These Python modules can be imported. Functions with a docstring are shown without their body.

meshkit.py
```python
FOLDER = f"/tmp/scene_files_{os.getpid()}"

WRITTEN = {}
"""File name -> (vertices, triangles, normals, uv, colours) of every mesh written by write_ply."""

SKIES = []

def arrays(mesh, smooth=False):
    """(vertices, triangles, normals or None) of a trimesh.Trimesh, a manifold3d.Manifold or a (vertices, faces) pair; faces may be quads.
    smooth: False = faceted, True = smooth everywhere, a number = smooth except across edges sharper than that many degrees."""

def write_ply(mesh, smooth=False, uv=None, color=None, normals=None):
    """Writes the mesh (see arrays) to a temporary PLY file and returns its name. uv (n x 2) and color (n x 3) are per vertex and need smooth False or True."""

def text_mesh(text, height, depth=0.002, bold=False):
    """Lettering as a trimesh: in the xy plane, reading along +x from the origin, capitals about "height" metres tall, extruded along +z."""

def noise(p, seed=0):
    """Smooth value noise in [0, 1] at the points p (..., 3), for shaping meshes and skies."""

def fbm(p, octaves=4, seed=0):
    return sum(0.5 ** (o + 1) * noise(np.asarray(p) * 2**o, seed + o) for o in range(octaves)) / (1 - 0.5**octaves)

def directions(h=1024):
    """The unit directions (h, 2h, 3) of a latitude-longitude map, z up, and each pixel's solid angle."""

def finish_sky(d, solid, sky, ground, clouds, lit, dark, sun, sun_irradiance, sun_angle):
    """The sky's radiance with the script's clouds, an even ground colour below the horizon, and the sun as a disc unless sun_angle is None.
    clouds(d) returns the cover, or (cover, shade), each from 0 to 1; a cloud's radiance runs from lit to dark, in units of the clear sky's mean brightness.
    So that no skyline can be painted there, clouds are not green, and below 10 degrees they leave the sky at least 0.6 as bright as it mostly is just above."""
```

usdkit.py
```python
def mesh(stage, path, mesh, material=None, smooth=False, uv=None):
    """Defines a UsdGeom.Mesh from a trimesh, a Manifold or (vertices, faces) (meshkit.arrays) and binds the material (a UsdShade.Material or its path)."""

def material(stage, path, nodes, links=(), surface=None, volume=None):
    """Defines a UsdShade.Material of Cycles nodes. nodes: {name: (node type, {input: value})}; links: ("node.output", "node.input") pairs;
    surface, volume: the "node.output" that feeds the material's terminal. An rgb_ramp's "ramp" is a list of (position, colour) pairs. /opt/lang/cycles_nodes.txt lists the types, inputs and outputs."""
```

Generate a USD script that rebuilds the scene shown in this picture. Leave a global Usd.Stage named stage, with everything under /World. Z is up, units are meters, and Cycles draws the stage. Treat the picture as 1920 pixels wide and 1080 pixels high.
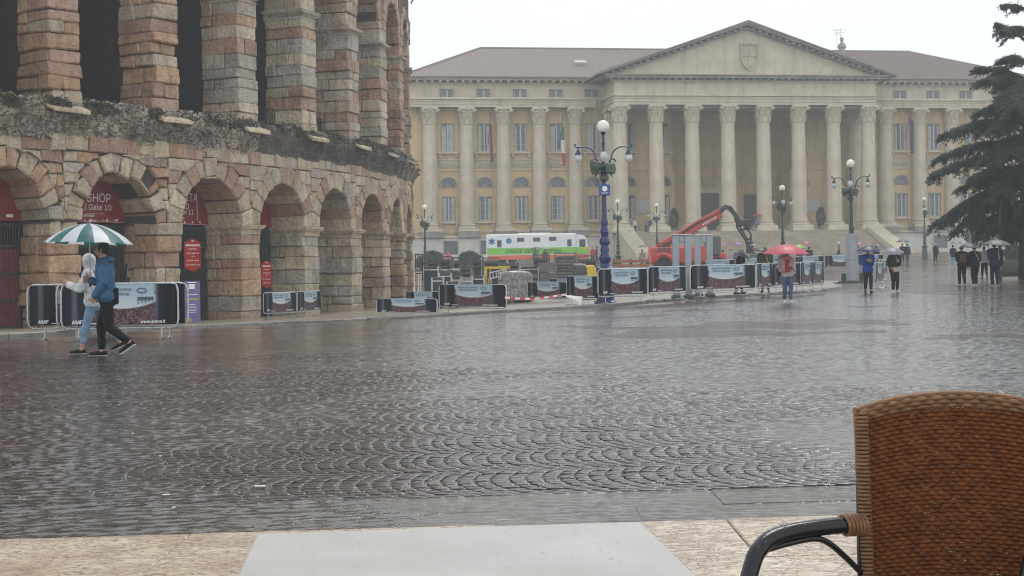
import math, random
import numpy as np, trimesh, manifold3d, shapely
from shapely.geometry import Polygon, Point, box as sbox
from shapely.ops import unary_union
from scipy.interpolate import RBFInterpolator
from pxr import Usd, UsdGeom, UsdLux, UsdShade, Gf, Sdf, Vt
import usdkit, meshkit

# ---------------------------------------------------------------- camera, sky, sun, exposure
stage = Usd.Stage.CreateInMemory()
UsdGeom.SetStageUpAxis(stage, UsdGeom.Tokens.z)
UsdGeom.SetStageMetersPerUnit(stage, 1.0)
world = UsdGeom.Xform.Define(stage, '/World')
stage.SetDefaultPrim(world.GetPrim())
UsdGeom.Scope.Define(stage, '/World/Looks')
rng = np.random.default_rng(7)
random.seed(7)
FOC, ROLL, HOR, EYE = 2790.0, 0.0154, 502.4, 1.30        # focal length and horizon in pixels of a 1920 wide picture
CS, SN = math.cos(ROLL), math.sin(ROLL)
cam = UsdGeom.Camera.Define(stage, '/World/camera')
cam.AddTransformOp().Set(Gf.Matrix4d(CS, 0, -SN, 0, SN, 0, CS, 0, 0, -1, 0, 0, 0, 0, EYE, 1))
cam.CreateHorizontalApertureAttr(36.0)
cam.CreateVerticalApertureAttr(20.25)
cam.CreateFocalLengthAttr(FOC / 1920 * 36)
cam.CreateVerticalApertureOffsetAttr((HOR - 540) / 1920 * 36)
cam.CreateClippingRangeAttr(Gf.Vec2f(0.05, 3000))
cam.CreateExposureAttr(0.36)
SUN_EL, SUN_AZ = math.radians(62), math.radians(20)
dome = UsdLux.DomeLight.Define(stage, '/World/sky')
dome.GetPrim().SetCustomDataByKey('kind', 'structure')
skymat = usdkit.material(stage, '/World/Looks/overcast_sky', {
    'sky': ('sky_texture', {'sky_type': 'single_scattering', 'sun_disc': False, 'sun_elevation': SUN_EL, 'sun_rotation': SUN_AZ}),
    'tc': ('texture_coordinate', {}),
    'n': ('noise_texture', {'scale': 1.6, 'detail': 3.0}),
    'cl': ('rgb_ramp', {'ramp': [(0.3, (10.9, 11.6, 12.2)), (0.7, (12.4, 12.9, 13.2))]}),
    'mx': ('mix', {'fac': 0.96}),
    'bg': ('background_shader', {'strength': 0.071})},
    [('tc.generated', 'n.vector'), ('n.fac', 'cl.fac'), ('sky.color', 'mx.color1'), ('cl.color', 'mx.color2'), ('mx.color', 'bg.color')], surface='bg.background')
UsdShade.MaterialBindingAPI.Apply(dome.GetPrim()).Bind(skymat)
sun = UsdLux.DistantLight.Define(stage, '/World/sun')
sun.CreateIntensityAttr(0.35); sun.CreateAngleAttr(25.0); sun.CreateNormalizeAttr(True); sun.CreateColorAttr(Gf.Vec3f(1, .97, .93))
sun.AddRotateXYZOp().Set(Gf.Vec3f(90 - math.degrees(SUN_EL), 0, 180 - math.degrees(SUN_AZ)))

# ---------------------------------------------------------------- helpers
def uv_(px, py):
    return (px - 960) * CS - (py - 540) * SN, (px - 960) * SN + (py - 540) * CS + 540 - HOR
def at(px, py, Y):                      # a pixel of the photograph at depth Y as a point of the place
    u, v = uv_(px, py)
    return np.array([u / FOC * Y, Y, EYE - v / FOC * Y])
used = {}
def numbered(path):
    if path not in used:
        used[path] = 0
        return path
    used[path] += 1
    return f'{path}_{used[path]:03d}'
def tag(p, label=None, cat=None, group=None, kind=None):
    p = p.GetPrim() if hasattr(p, 'GetPrim') else p
    for k, v in (('label', label), ('category', cat), ('group', group), ('kind', kind)):
        if v: p.SetCustomDataByKey(k, v)
    return p
def path_of(parent):
    return '/World' if parent is None else str(parent.GetPath())
def thing(name, label=None, cat=None, loc=(0, 0, 0), rz=0.0, group=None, kind=None, parent=None, scale=None):
    x = UsdGeom.Xform.Define(stage, numbered(path_of(parent) + '/' + name))
    x.AddTranslateOp().Set(Gf.Vec3d(*map(float, loc)))
    x.AddRotateZOp().Set(math.degrees(rz))
    if scale: x.AddScaleOp().Set(Gf.Vec3f(*scale))
    return tag(x, label, cat, group, kind)
def copy_of(src, label, loc, rz=0.0, group=None, scale=None):
    was = src.GetCustomData()
    r = thing(src.GetName().split('_0')[0], label, was.get('category'), loc, rz, group or was.get('group'), None, None, scale)
    r.GetReferences().AddInternalReference(src.GetPath()); r.SetInstanceable(True)
    return r
class G:
    """collects shapes into one mesh"""
    def __init__(s): s.v, s.f, s.n = [], [], 0
    def add(s, v, f):
        v = np.asarray(v, float).reshape(-1, 3); f = np.asarray(f, int)
        if f.shape[1] == 4: f = np.vstack([f[:, [0, 1, 2]], f[:, [0, 2, 3]]])
        s.v.append(v); s.f.append(f + s.n); s.n += len(v); return s
    def tm(s, m, M=None):
        m = m.copy()
        if M is not None: m.apply_transform(M)
        return s.add(m.vertices, m.faces)
    def box(s, c, size, rz=0.0, ch=0.0, R=None):
        v, f = cbox(size, ch)
        if rz:
            a, b = math.cos(rz), math.sin(rz); v = v @ np.array([[a, b, 0], [-b, a, 0], [0, 0, 1]])
        if R is not None: v = v @ np.asarray(R).T
        return s.add(v + np.asarray(c, float), f)
    def b2(s, lo, hi, ch=0.0):
        lo, hi = np.minimum(lo, hi), np.maximum(lo, hi)
        return s.box((np.asarray(lo, float) + hi) / 2, np.asarray(hi, float) - lo, 0, ch)
    def tube(s, pts, r, n=8, closed=False, caps=True):
        v, f = tube(pts, r, n, closed, caps); return s.add(v, f)
    def lathe(s, prof, n=16, c=(0, 0, 0), axis=None, sq=None):
        p = np.asarray(prof, float); a = np.arange(n) * 2 * np.pi / n
        v = np.stack([p[:, None, 0] * np.cos(a), p[:, None, 0] * np.sin(a), np.repeat(p[:, 1:2], n, 1)], -1).reshape(-1, 3)
        m = len(p); f = []
        for i in range(m - 1):
            for j in range(n):
                k = (j + 1) % n; f.append((i * n + j, i * n + k, (i + 1) * n + k, (i + 1) * n + j))
        s2 = np.vstack([v, [[0, 0, p[0, 1]], [0, 0, p[-1, 1]]]])
        tri = [[a_, b_, c_] for (a_, b_, c_, d_) in f] + [[a_, c_, d_] for (a_, b_, c_, d_) in f]
        for j in range(n):
            k = (j + 1) % n
            tri += [[m * n, k, j], [m * n + 1, (m - 1) * n + j, (m - 1) * n + k]]
        if axis is not None: s2 = s2 @ frame(axis)
        return s.add(s2 + np.asarray(c, float), tri)
    def sphere(s, c, r, sub=2, sc=(1, 1, 1)):
        m = ICO[sub]; return s.add(m.vertices * r * np.asarray(sc) + np.asarray(c, float), m.faces)
    def prism(s, poly, h, M=None, z0=0.0):
        if not isinstance(poly, shapely.geometry.base.BaseGeometry): poly = Polygon(poly)
        for g in getattr(poly, 'geoms', [poly]):
            m = trimesh.creation.extrude_polygon(g, h, engine='earcut'); m.apply_translation((0, 0, z0)); s.tm(m, M)
        return s
    def mesh(s): return np.vstack(s.v), np.vstack(s.f)
    def xf(s, fn):
        s.v = [fn(v) for v in s.v]; return s
ICO = {k: trimesh.creation.icosphere(k, 1.0) for k in (0, 1, 2, 3)}
def frame(axis):                         # rows x, y, z with z along axis
    z = np.asarray(axis, float); z = z / np.linalg.norm(z)
    x = np.cross((0, 0, 1.0) if abs(z[2]) < .9 else (0, 1.0, 0), z); x /= np.linalg.norm(x)
    return np.array([x, np.cross(z, x), z])
def cbox(size, ch=0.0):
    x, y, z = np.asarray(size, float) / 2
    if ch <= 0:
        v = np.array([(a * x, b * y, c * z) for a in (-1, 1) for b in (-1, 1) for c in (-1, 1)])
        return v, np.array([(0, 1, 3, 2), (4, 6, 7, 5), (0, 4, 5, 1), (2, 3, 7, 6), (0, 2, 6, 4), (1, 5, 7, 3)])
    return hexa(np.array([(a * x, b * y, c * z) for a in (-1, 1) for b in (-1, 1) for c in (-1, 1)]), ch)
_HF = [(0, 1, 3, 2), (4, 6, 7, 5), (0, 4, 5, 1), (2, 3, 7, 6), (0, 2, 6, 4), (1, 5, 7, 3)]
def hexa(c, ch):
    """a chamfered hexahedron from 8 corners (order: x, y, z each - +)"""
    c = np.asarray(c, float); v, f, key = [], [], {}
    for i, q in enumerate(_HF):
        ctr = c[list(q)].mean(0)
        for k in q:
            a, b = q[(q.index(k) + 1) % 4], q[q.index(k) - 1]
            e1, e2 = c[a] - c[k], c[b] - c[k]
            l1, l2 = np.linalg.norm(e1) + 1e-9, np.linalg.norm(e2) + 1e-9
            key[i, k] = len(v); v.append(c[k] + e1 / l1 * min(ch, l1 * .4) + e2 / l2 * min(ch, l2 * .4))
        a = [key[i, k] for k in q]; f += [(a[0], a[1], a[2]), (a[0], a[2], a[3])]
    cen = c.mean(0)
    def quad(p):
        n = np.cross(np.asarray(v[p[1]]) - v[p[0]], np.asarray(v[p[2]]) - v[p[0]])
        if n @ (np.mean([v[k] for k in p], 0) - cen) < 0: p = p[::-1]
        f.append((p[0], p[1], p[2]))
        if len(p) == 4: f.append((p[0], p[2], p[3]))
    for i in range(6):
        for j in range(i):
            sh = [k for k in _HF[i] if k in _HF[j]]
            if len(sh) == 2: quad([key[i, sh[0]], key[i, sh[1]], key[j, sh[1]], key[j, sh[0]]])
    for k in range(8): quad([key[i, k] for i in range(6) if k in _HF[i]])
    return np.array(v), np.array(f)
def tube(pts, r, n=8, closed=False, caps=True):
    p = np.asarray(pts, float); m = len(p); r = np.broadcast_to(np.asarray(r, float), (m,))
    t = np.roll(p, -1, 0) - np.roll(p, 1, 0) if closed else np.gradient(p, axis=0)
    t /= np.linalg.norm(t, axis=1, keepdims=True) + 1e-12
    a = np.cross(t[0], (0, 0, 1.0) if abs(t[0, 2]) < .9 else (1.0, 0, 0)); a /= np.linalg.norm(a)
    A = []
    for k in range(m):
        a = a - t[k] * (a @ t[k]); a /= np.linalg.norm(a) + 1e-12; A.append(a)
    A = np.array(A); B = np.cross(t, A); an = np.arange(n) * 2 * np.pi / n
    v = (p[:, None] + r[:, None, None] * (np.cos(an)[None, :, None] * A[:, None] + np.sin(an)[None, :, None] * B[:, None])).reshape(-1, 3)
    f = []
    for i in range(m if closed else m - 1):
        i2 = (i + 1) % m
        for j in range(n):
            k = (j + 1) % n; f += [(i * n + j, i * n + k, i2 * n + k), (i * n + j, i2 * n + k, i2 * n + j)]
    if caps and not closed:
        for j in range(1, n - 1): f += [(0, j + 1, j), ((m - 1) * n, (m - 1) * n + j, (m - 1) * n + j + 1)]
    return v, np.array(f)
def smoothed(pts, n=6, closed=False):    # Catmull-Rom
    p = np.asarray(pts, float)
    q = np.vstack([p[-1:], p, p[:2]]) if closed else np.vstack([2 * p[:1] - p[1:2], p, 2 * p[-1:] - p[-2:-1]])
    out = []
    for i in range(1, len(q) - 2):
        for t in np.arange(n) / n:
            a, b, c, d = q[i - 1], q[i], q[i + 1], q[i + 2]
            out.append(.5 * (2 * b + (c - a) * t + (2 * a - 5 * b + 4 * c - d) * t * t + (3 * b - a - 3 * c + d) * t ** 3))
    if not closed: out.append(p[-1])
    return np.array(out)
def part(parent, name, g, m, smooth=False, label=None, kind=None):
    me = usdkit.mesh(stage, numbered(path_of(parent) + '/' + name), g.mesh() if isinstance(g, G) else g, m, smooth)
    return tag(me, label, None, None, kind)
def solo(name, g, m, label, cat, group=None, kind=None, smooth=False):
    return tag(part(None, name, g, m, smooth), label, cat, group, kind)
def M(name, c1, c2=None, scale=3.0, rough=.6, rvar=.12, bump=0.0, bscale=30.0, metal=0.0, spec=.5, rnd=0.0, isl=0.0, detail=5.0, coat=0.0, stretch=(1, 1, 1), trans=None, lo=.35, hi=.65, thick=.02):
    c2 = c1 if c2 is None else c2
    nodes = {'tc': ('texture_coordinate', {}), 'mp': ('mapping', {'scale': stretch}), 'n': ('noise_texture', {'scale': scale, 'detail': detail, 'roughness': .6}),
             'rp': ('rgb_ramp', {'ramp': [(lo, c1), (hi, c2)]}), 'rr': ('map_range', {'from_min': .3, 'from_max': .7, 'to_min': max(.02, rough - rvar), 'to_max': min(1., rough + rvar)}),
             'p': ('principled_bsdf', {'metallic': metal, 'specular_ior_level': spec, 'coat_weight': coat})}
    L = [('tc.object', 'mp.vector'), ('mp.vector', 'n.vector'), ('n.fac', 'rp.fac'), ('n.fac', 'rr.value'), ('rr.result', 'p.roughness')]
    col = 'rp.color'
    if rnd or isl:
        nodes['oi'] = ('object_info', {}) if rnd else ('geometry', {})
        w = rnd or isl
        nodes['vr'] = ('map_range', {'to_min': 1 - w, 'to_max': 1 + w}); nodes['hs'] = ('hsv', {})
        L += [('oi.random' if rnd else 'oi.random_per_island', 'vr.value'), ('vr.result', 'hs.value'), (col, 'hs.color')]
        col = 'hs.color'
    L.append((col, 'p.base_color'))
    if bump:
        nodes['bn'] = ('noise_texture', {'scale': bscale, 'detail': 4.0}); nodes['b'] = ('bump', {'strength': bump, 'distance': thick})
        L += [('tc.object', 'bn.vector'), ('bn.fac', 'b.height'), ('b.normal', 'p.normal')]
    out = 'p.BSDF'
    if trans:
        nodes['tl'] = ('translucent_bsdf', {'color': trans}); nodes['ms'] = ('mix_closure', {'fac': .35})
        L += [('p.BSDF', 'ms.closure1'), ('tl.BSDF', 'ms.closure2')]; out = 'ms.closure'
    return usdkit.material(stage, '/World/Looks/' + name, nodes, L, surface=out)
def text(s, h, depth=.004, bold=False): return meshkit.text_mesh(s, h, depth, bold)
def put_text(g, s, h, c, right, up, center=True, depth=.004, bold=False, wscale=1.0):
    m = text(s, h, depth, bold); w = m.bounds[1, 0]
    r, u = np.asarray(right, float), np.asarray(up, float); n = np.cross(r, u)
    v = m.vertices.copy(); v[:, 0] = (v[:, 0] - (w / 2 if center else 0)) * wscale
    g.add(np.asarray(c) + v[:, :1] * r + v[:, 1:2] * u + v[:, 2:3] * n, m.faces); return g

# ---------------------------------------------------------------- the lie of the land
_ctl = [(-6, 2, 0), (0, 2, 0), (8, 2, 0), (-6, 8.7, -.06), (0, 8.7, -.05), (8, 8.7, -.05), (-30, 10, -.05), (30, 10, 0), (-8, 16, -.02), (0, 16, -.02), (8, 16, 0), (-9, 23, 0), (0, 23, 0), (9, 23, 0),
        (-9.2, 29, .02), (-10.5, 30.8, 0), (-9.8, 36.8, -.15), (-8.6, 45, -.38), (-7, 50.7, -.5), (-5.2, 53.8, -.58), (-3.3, 52.7, -.5), (-1, 49.3, -.25), (.9, 46.8, -.1), (2.8, 46, .05), (5.2, 51, .06), (9, 55.5, .1), (12.6, 60, .16),
        (-24, 40, -.5), (-30, 30, -.1), (-16.8, 58.1, -.86), (-13.9, 62.7, -.88), (-11.4, 67.5, -.9), (-9.4, 72.6, -.9), (-7.8, 77.8, -.9), (-6.8, 83, -.85), (-6.3, 90, -.75), (-6.4, 100, -.5), (-40, 70, -.9), (-40, 100, -.6),
        (0, 62, -.45), (0, 75, -.4), (1, 90, -.15), (2, 110, .3), (0, 130, .9), (2, 150, 1.45), (14, 70, .3), (20, 70, .28), (30, 70, .3), (20, 100, .7), (36, 100, .7), (36, 128, 1.12), (20, 128, 1.12), (34, 158, 1.85), (20, 158, 1.8), (20, 190, 2.3), (-10, 190, 2.4), (50, 190, 2.5), (-10, 230, 2.5), (60, 230, 2.6), (60, 60, .2), (80, 120, 1.1), (-60, 200, 2.3), (90, 220, 2.6), (20, 46, .05), (40, 40, .05)]
_c = np.array(_ctl, float)
_rbf = RBFInterpolator(_c[:, :2], _c[:, 2], kernel='linear', smoothing=.0)
_gx, _gy = np.linspace(-130, 130, 261), np.concatenate([np.linspace(-4, 80, 169), np.linspace(81, 330, 126)])
_gz = _rbf(np.stack(np.meshgrid(np.clip(_gx, -60, 90), np.clip(_gy, 0, 235), indexing='ij'), -1).reshape(-1, 2)).reshape(len(_gx), len(_gy))
from scipy.ndimage import gaussian_filter
_gz = gaussian_filter(_gz, (1.6, 2.4))
from scipy.interpolate import RegularGridInterpolator
_itp = RegularGridInterpolator((_gx, _gy), _gz, bounds_error=False, fill_value=None)
def T(x, y):
    x, y = np.broadcast_arrays(np.asarray(x, float), np.asarray(y, float))
    r = _itp(np.stack([np.clip(x, -129, 129), np.clip(y, -3, 329)], -1).reshape(-1, 2)).reshape(x.shape)
    return float(r) if r.shape == () else r
def ground_at(px, Y):
    X = at(px, 500, Y)[0]; return np.array([X, Y, T(X, Y)])
def foot(px, py, lo=8.0, hi=190.0):     # where the line of sight through a pixel meets the ground
    ys = np.linspace(lo, hi, 1500); u, v = uv_(px, py)
    d = EYE - v / FOC * ys - T(u / FOC * ys, ys)
    k = np.nonzero(d < 0)[0]; Y = ys[k[0]] if len(k) else hi
    return np.array([u / FOC * Y, Y, T(u / FOC * Y, Y)])
# ---------------------------------------------------------------- ground
def wet(name, c1, c2, rough=.12, rvar=.1, bump=.3, bscale=25.0, isl=0.0, scale=1.5, spec=.5, ripple=.25, stretch=(1, 1, 1)):
    nodes = {'tc': ('texture_coordinate', {}), 'mp': ('mapping', {'scale': stretch}), 'n': ('noise_texture', {'scale': scale, 'detail': 6.0, 'roughness': .65}), 'rp': ('rgb_ramp', {'ramp': [(.35, c1), (.65, c2)]}),
             'n2': ('noise_texture', {'scale': .35, 'detail': 4.0, 'roughness': .6}), 'rr': ('map_range', {'from_min': .38, 'from_max': .62, 'to_min': max(.03, rough - rvar), 'to_max': rough + rvar, 'clamp': True}),
             'bn': ('noise_texture', {'scale': bscale, 'detail': 3.0}), 'b': ('bump', {'strength': bump, 'distance': .01}),
             'vo': ('voronoi_texture', {'scale': 9.0, 'randomness': 1.0}), 'wv': ('math', {'math_type': 'multiply', 'value2': 55.0}), 'si': ('math', {'math_type': 'sine'}), 'b2': ('bump', {'strength': ripple, 'distance': .0025}),
             'p': ('principled_bsdf', {'specular_ior_level': spec})}
    L = [('tc.object', 'mp.vector'), ('mp.vector', 'n.vector'), ('n.fac', 'rp.fac'), ('mp.vector', 'n2.vector'), ('n2.fac', 'rr.value'), ('rr.result', 'p.roughness'), ('tc.object', 'bn.vector'), ('bn.fac', 'b.height'),
         ('tc.object', 'vo.vector'), ('vo.distance', 'wv.value1'), ('wv.value', 'si.value1'), ('si.value', 'b2.height'), ('b.normal', 'b2.normal'), ('b2.normal', 'p.normal')]
    col = 'rp.color'
    if isl:
        nodes.update({'ge': ('geometry', {}), 'vr': ('map_range', {'to_min': 1 - isl, 'to_max': 1 + isl}), 'hs': ('hsv', {})})
        L += [('ge.random_per_island', 'vr.value'), ('vr.result', 'hs.value'), (col, 'hs.color')]; col = 'hs.color'
    L.append((col, 'p.base_color'))
    return usdkit.material(stage, '/World/Looks/' + name, nodes, L, surface='p.BSDF')
m_cobble = wet('wet_porphyry', (.020, .0125, .0115), (.046, .030, .027), .13, .06, .10, 30, isl=.5, ripple=.12)
m_bed = wet('wet_plaza_surface', (.018, .0125, .0115), (.045, .032, .029), .14, .07, .22, 9, ripple=.3, scale=.8)
m_joint = M('joint_sand', (.012, .010, .009), (.03, .025, .022), 20, .35, .1)
m_pave = wet('wet_flagstone', (.15, .125, .095), (.27, .23, .18), .3, .12, .3, 8, scale=.6, ripple=.2)
m_kerb = wet('wet_kerb_stone', (.12, .11, .095), (.24, .22, .19), .3, .1, .3, 10, isl=.15)
m_gutter = wet('wet_gutter_slab', (.055, .05, .043), (.12, .11, .095), .12, .08, .25, 14, ripple=.35, scale=2.2, stretch=(1, 2, 1))
def marble():
    nodes = {'tc': ('texture_coordinate', {}), 'n': ('noise_texture', {'scale': 2.2, 'detail': 6.0, 'roughness': .6}), 'rp': ('rgb_ramp', {'ramp': [(.3, (.37, .285, .20)), (.55, (.52, .43, .33)), (.75, (.60, .53, .43))]}),
             'mp': ('mapping', {'scale': (3.6, 6.5, 10)}), 'vn': ('noise_texture', {'scale': 2.6, 'detail': 7.0, 'roughness': .7, 'distortion': 1.6}), 'vm': ('rgb_ramp', {'ramp': [(.425, (1, 1, 1)), (.452, (.0, .0, .0)), (.482, (0, 0, 0)), (.512, (1, 1, 1))]}),
             'pt': ('noise_texture', {'scale': 30.0, 'detail': 4.0}), 'pm': ('rgb_ramp', {'ramp': [(.30, (1, 1, 1)), (.37, (0, 0, 0))]}),
             'iv': ('invert', {}), 'sum': ('mix', {'mix_type': 'lighten', 'fac': 1.0}), 'mx': ('mix', {'color2': (.17, .105, .07)}), 'r': ('map_range', {'to_min': .1, 'to_max': .36}), 'b': ('bump', {'strength': .35, 'distance': .006, 'invert': True}), 'p': ('principled_bsdf', {})}
    L = [('tc.object', 'n.vector'), ('n.fac', 'rp.fac'), ('tc.object', 'mp.vector'), ('mp.vector', 'vn.vector'), ('vn.fac', 'vm.fac'), ('vm.color', 'iv.color'), ('tc.object', 'pt.vector'), ('pt.fac', 'pm.fac'), ('iv.color', 'sum.color1'), ('pm.color', 'sum.color2'),
         ('sum.color', 'mx.fac'), ('rp.color', 'mx.color1'), ('mx.color', 'p.base_color'), ('n.fac', 'r.value'), ('r.result', 'p.roughness'), ('sum.color', 'b.height'), ('b.normal', 'p.normal')]
    return usdkit.material(stage, '/World/Looks/verona_marble', nodes, L, surface='p.BSDF')
m_marble = marble()
def water_mat():
    nodes = {'tc': ('texture_coordinate', {}), 'vo': ('voronoi_texture', {'scale': 7.0}), 'wv': ('math', {'math_type': 'multiply', 'value2': 48.0}), 'si': ('math', {'math_type': 'sine'}), 'b2': ('bump', {'strength': .3, 'distance': .0022}),
             'n': ('noise_texture', {'scale': 14.0, 'detail': 3.0}), 'b': ('bump', {'strength': .3, 'distance': .008}),
             'fr': ('fresnel', {'IOR': 1.5}), 'tr': ('transparent_bsdf', {'color': (.86, .85, .82)}), 'gl': ('glossy_bsdf', {'color': (1, 1, 1), 'roughness': .10}), 'ms': ('mix_closure', {})}
    L = [('tc.object', 'vo.vector'), ('vo.distance', 'wv.value1'), ('wv.value', 'si.value1'), ('si.value', 'b2.height'), ('tc.object', 'n.vector'), ('n.fac', 'b.height'), ('b.normal', 'b2.normal'), ('b2.normal', 'gl.normal'),
         ('fr.fac', 'ms.fac'), ('tr.BSDF', 'ms.closure1'), ('gl.BSDF', 'ms.closure2')]
    return usdkit.material(stage, '/World/Looks/rain_water', nodes, L, surface='ms.closure')
m_water = water_mat()
def grid_mesh(xs, ys, z):
    X, Y = np.meshgrid(xs, ys, indexing='ij'); nx, ny = X.shape
    i, j = np.meshgrid(np.arange(nx - 1), np.arange(ny - 1), indexing='ij'); k = (i * ny + j).ravel()
    return np.stack([X, Y, z], -1).reshape(-1, 3), np.stack([k, k + ny, k + ny + 1, k + 1], 1)
EDGE = lambda x: 7.55 + .08 * np.asarray(x)          # where the marble pavement ends
BAND = lambda x: 8.78 + .106 * np.asarray(x)          # where the gutter slabs end and the cobbles start
plaza = thing('plaza', 'wet cobbled square of dark porphyry', 'ground', kind='structure')
COB_FAR = 23.0
xs = np.concatenate([np.linspace(-600, -125, 8), np.linspace(-120, -20, 51), np.linspace(-19, 20, 118), np.linspace(22, 120, 50), np.linspace(130, 600, 8)])
ys = np.concatenate([np.linspace(-3, 8, 12), np.linspace(8.2, 10, 30), np.linspace(10.3, 66, 146), np.linspace(67, 240, 88), np.linspace(250, 900, 12)])
Xg, Yg = np.meshgrid(xs, ys, indexing='ij')
zg = T(Xg, Yg)
low = np.clip((COB_FAR + .6 - Yg) / .6, 0, 1); low = low * low * (3 - 2 * low)
zg = zg + .012 - .0075 * low - .014 * np.clip((BAND(Xg) + .02 - Yg) / .1, 0, 1)
part(plaza, 'paving_bed', grid_mesh(xs, ys, zg), m_bed, True)
# cobbles in segmental arcs: bands across the picture, every row of stones bowed to the left
def cobbles():
    W, S = 1.02, .106; out = []
    nb = int((COB_FAR - 8) / W) + 2; rot = .106
    for b in range(nb):
        nv = 10; sv = W / nv; off = rng.uniform(0, S); bow = rng.uniform(.11, .20); lean_ = rng.uniform(.02, .07)
        us = np.concatenate([[0], np.cumsum(S * rng.uniform(.86, 1.16, int(25 / S)))])
        for i in range(len(us) - 1):
            for j in range(nv):
                v0, v1 = -W / 2 + j * sv, -W / 2 + (j + 1) * sv; u = -11.5 + us[i] + off; Sq = us[i + 1] - us[i]
                g, gv = .0052, .0034
                jit = rng.uniform(-.004, .004, (4, 2)); cs = []
                for k, (uu, vv) in enumerate(((u + g, v0 + gv), (u + Sq - g, v0 + gv), (u + Sq - g, v1 - gv), (u + g, v1 - gv))):
                    x = uu + bow * (vv / (W / 2)) ** 2 - lean_ * vv / (W / 2); y = 8.75 + W * (b - .5) + vv
                    cs.append((x - rot * (y - 9), y + rot * x + .1 * 0))
                out.append(np.array(cs) + jit)
    q = np.array(out); c = q.mean(1)
    keep = (c[:, 1] > BAND(c[:, 0]) - .05) & (c[:, 1] < COB_FAR) & (np.abs(c[:, 0]) < c[:, 1] * .39 + 1.4)
    return q[keep], c[keep]
Q, C = cobbles()
def cobble_mesh(q):
    n = len(q); c = q.mean(1, keepdims=True); z = T(q[..., 0], q[..., 1])
    h = .012 + rng.normal(0, .0016, (n, 1)) + rng.normal(0, .0007, (n, 4))
    inn = c + (q - c) * .92; inn2 = c + (q - c) * .5
    v = np.stack([np.dstack([q, z - .02]), np.dstack([q, z + h - .005]), np.dstack([inn, z + h]), np.dstack([inn2, z + h + .0008])], 1).reshape(n, 16, 3)
    f = []
    for l in range(3):
        for k in range(4):
            k2 = (k + 1) % 4; f += [(l * 4 + k, l * 4 + k2, l * 4 + 4 + k2), (l * 4 + k, l * 4 + 4 + k2, l * 4 + 4 + k)]
    f += [(12, 13, 14), (12, 14, 15)]
    return v, np.array(f)
CV, CF = cobble_mesh(Q)
order = np.argsort(C[:, 1] + .15 * np.abs(C[:, 0]))
near = order[:290]
for k in near: part(plaza, 'cobblestone', (CV[k], CF), m_cobble, True)
rest = order[290:]
part(plaza, 'cobblestones', (CV[rest].reshape(-1, 3), (CF[None] + 16 * np.arange(len(rest))[:, None, None]).reshape(-1, 3)), m_cobble, True, kind='stuff')
# rain water standing between and over the cobbles
xs, ys = np.linspace(-21, 21, 180), np.concatenate([np.linspace(7.0, 11, 50), np.linspace(11.2, 56, 200)])
X, Y = np.meshgrid(xs, ys, indexing='ij')
nz = meshkit.fbm(np.stack([X / 3.2 + 3, Y / 3.4, 0 * X], -1), 4, 5)
lv = .0122 + .0050 * np.clip((Y - 10.2) / 4.0, 0, 1) - .0042 * np.exp(-((X - .5) / 2.4) ** 2 - ((Y - 9.9) / 1.3) ** 2) + np.clip((nz - .5) * .05, -.0060, .012)
wz = np.where(Y < BAND(X), -.0368 + np.clip((nz - .47) * .04, -.005, .004), T(X, Y) + lv)
v, f = grid_mesh(xs, ys, wz)
fc = v[f].mean(1); f = f[(fc[:, 1] > EDGE(fc[:, 0]) + .03) & (np.abs(fc[:, 0]) < fc[:, 1] * .39 + 1.4)]
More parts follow.
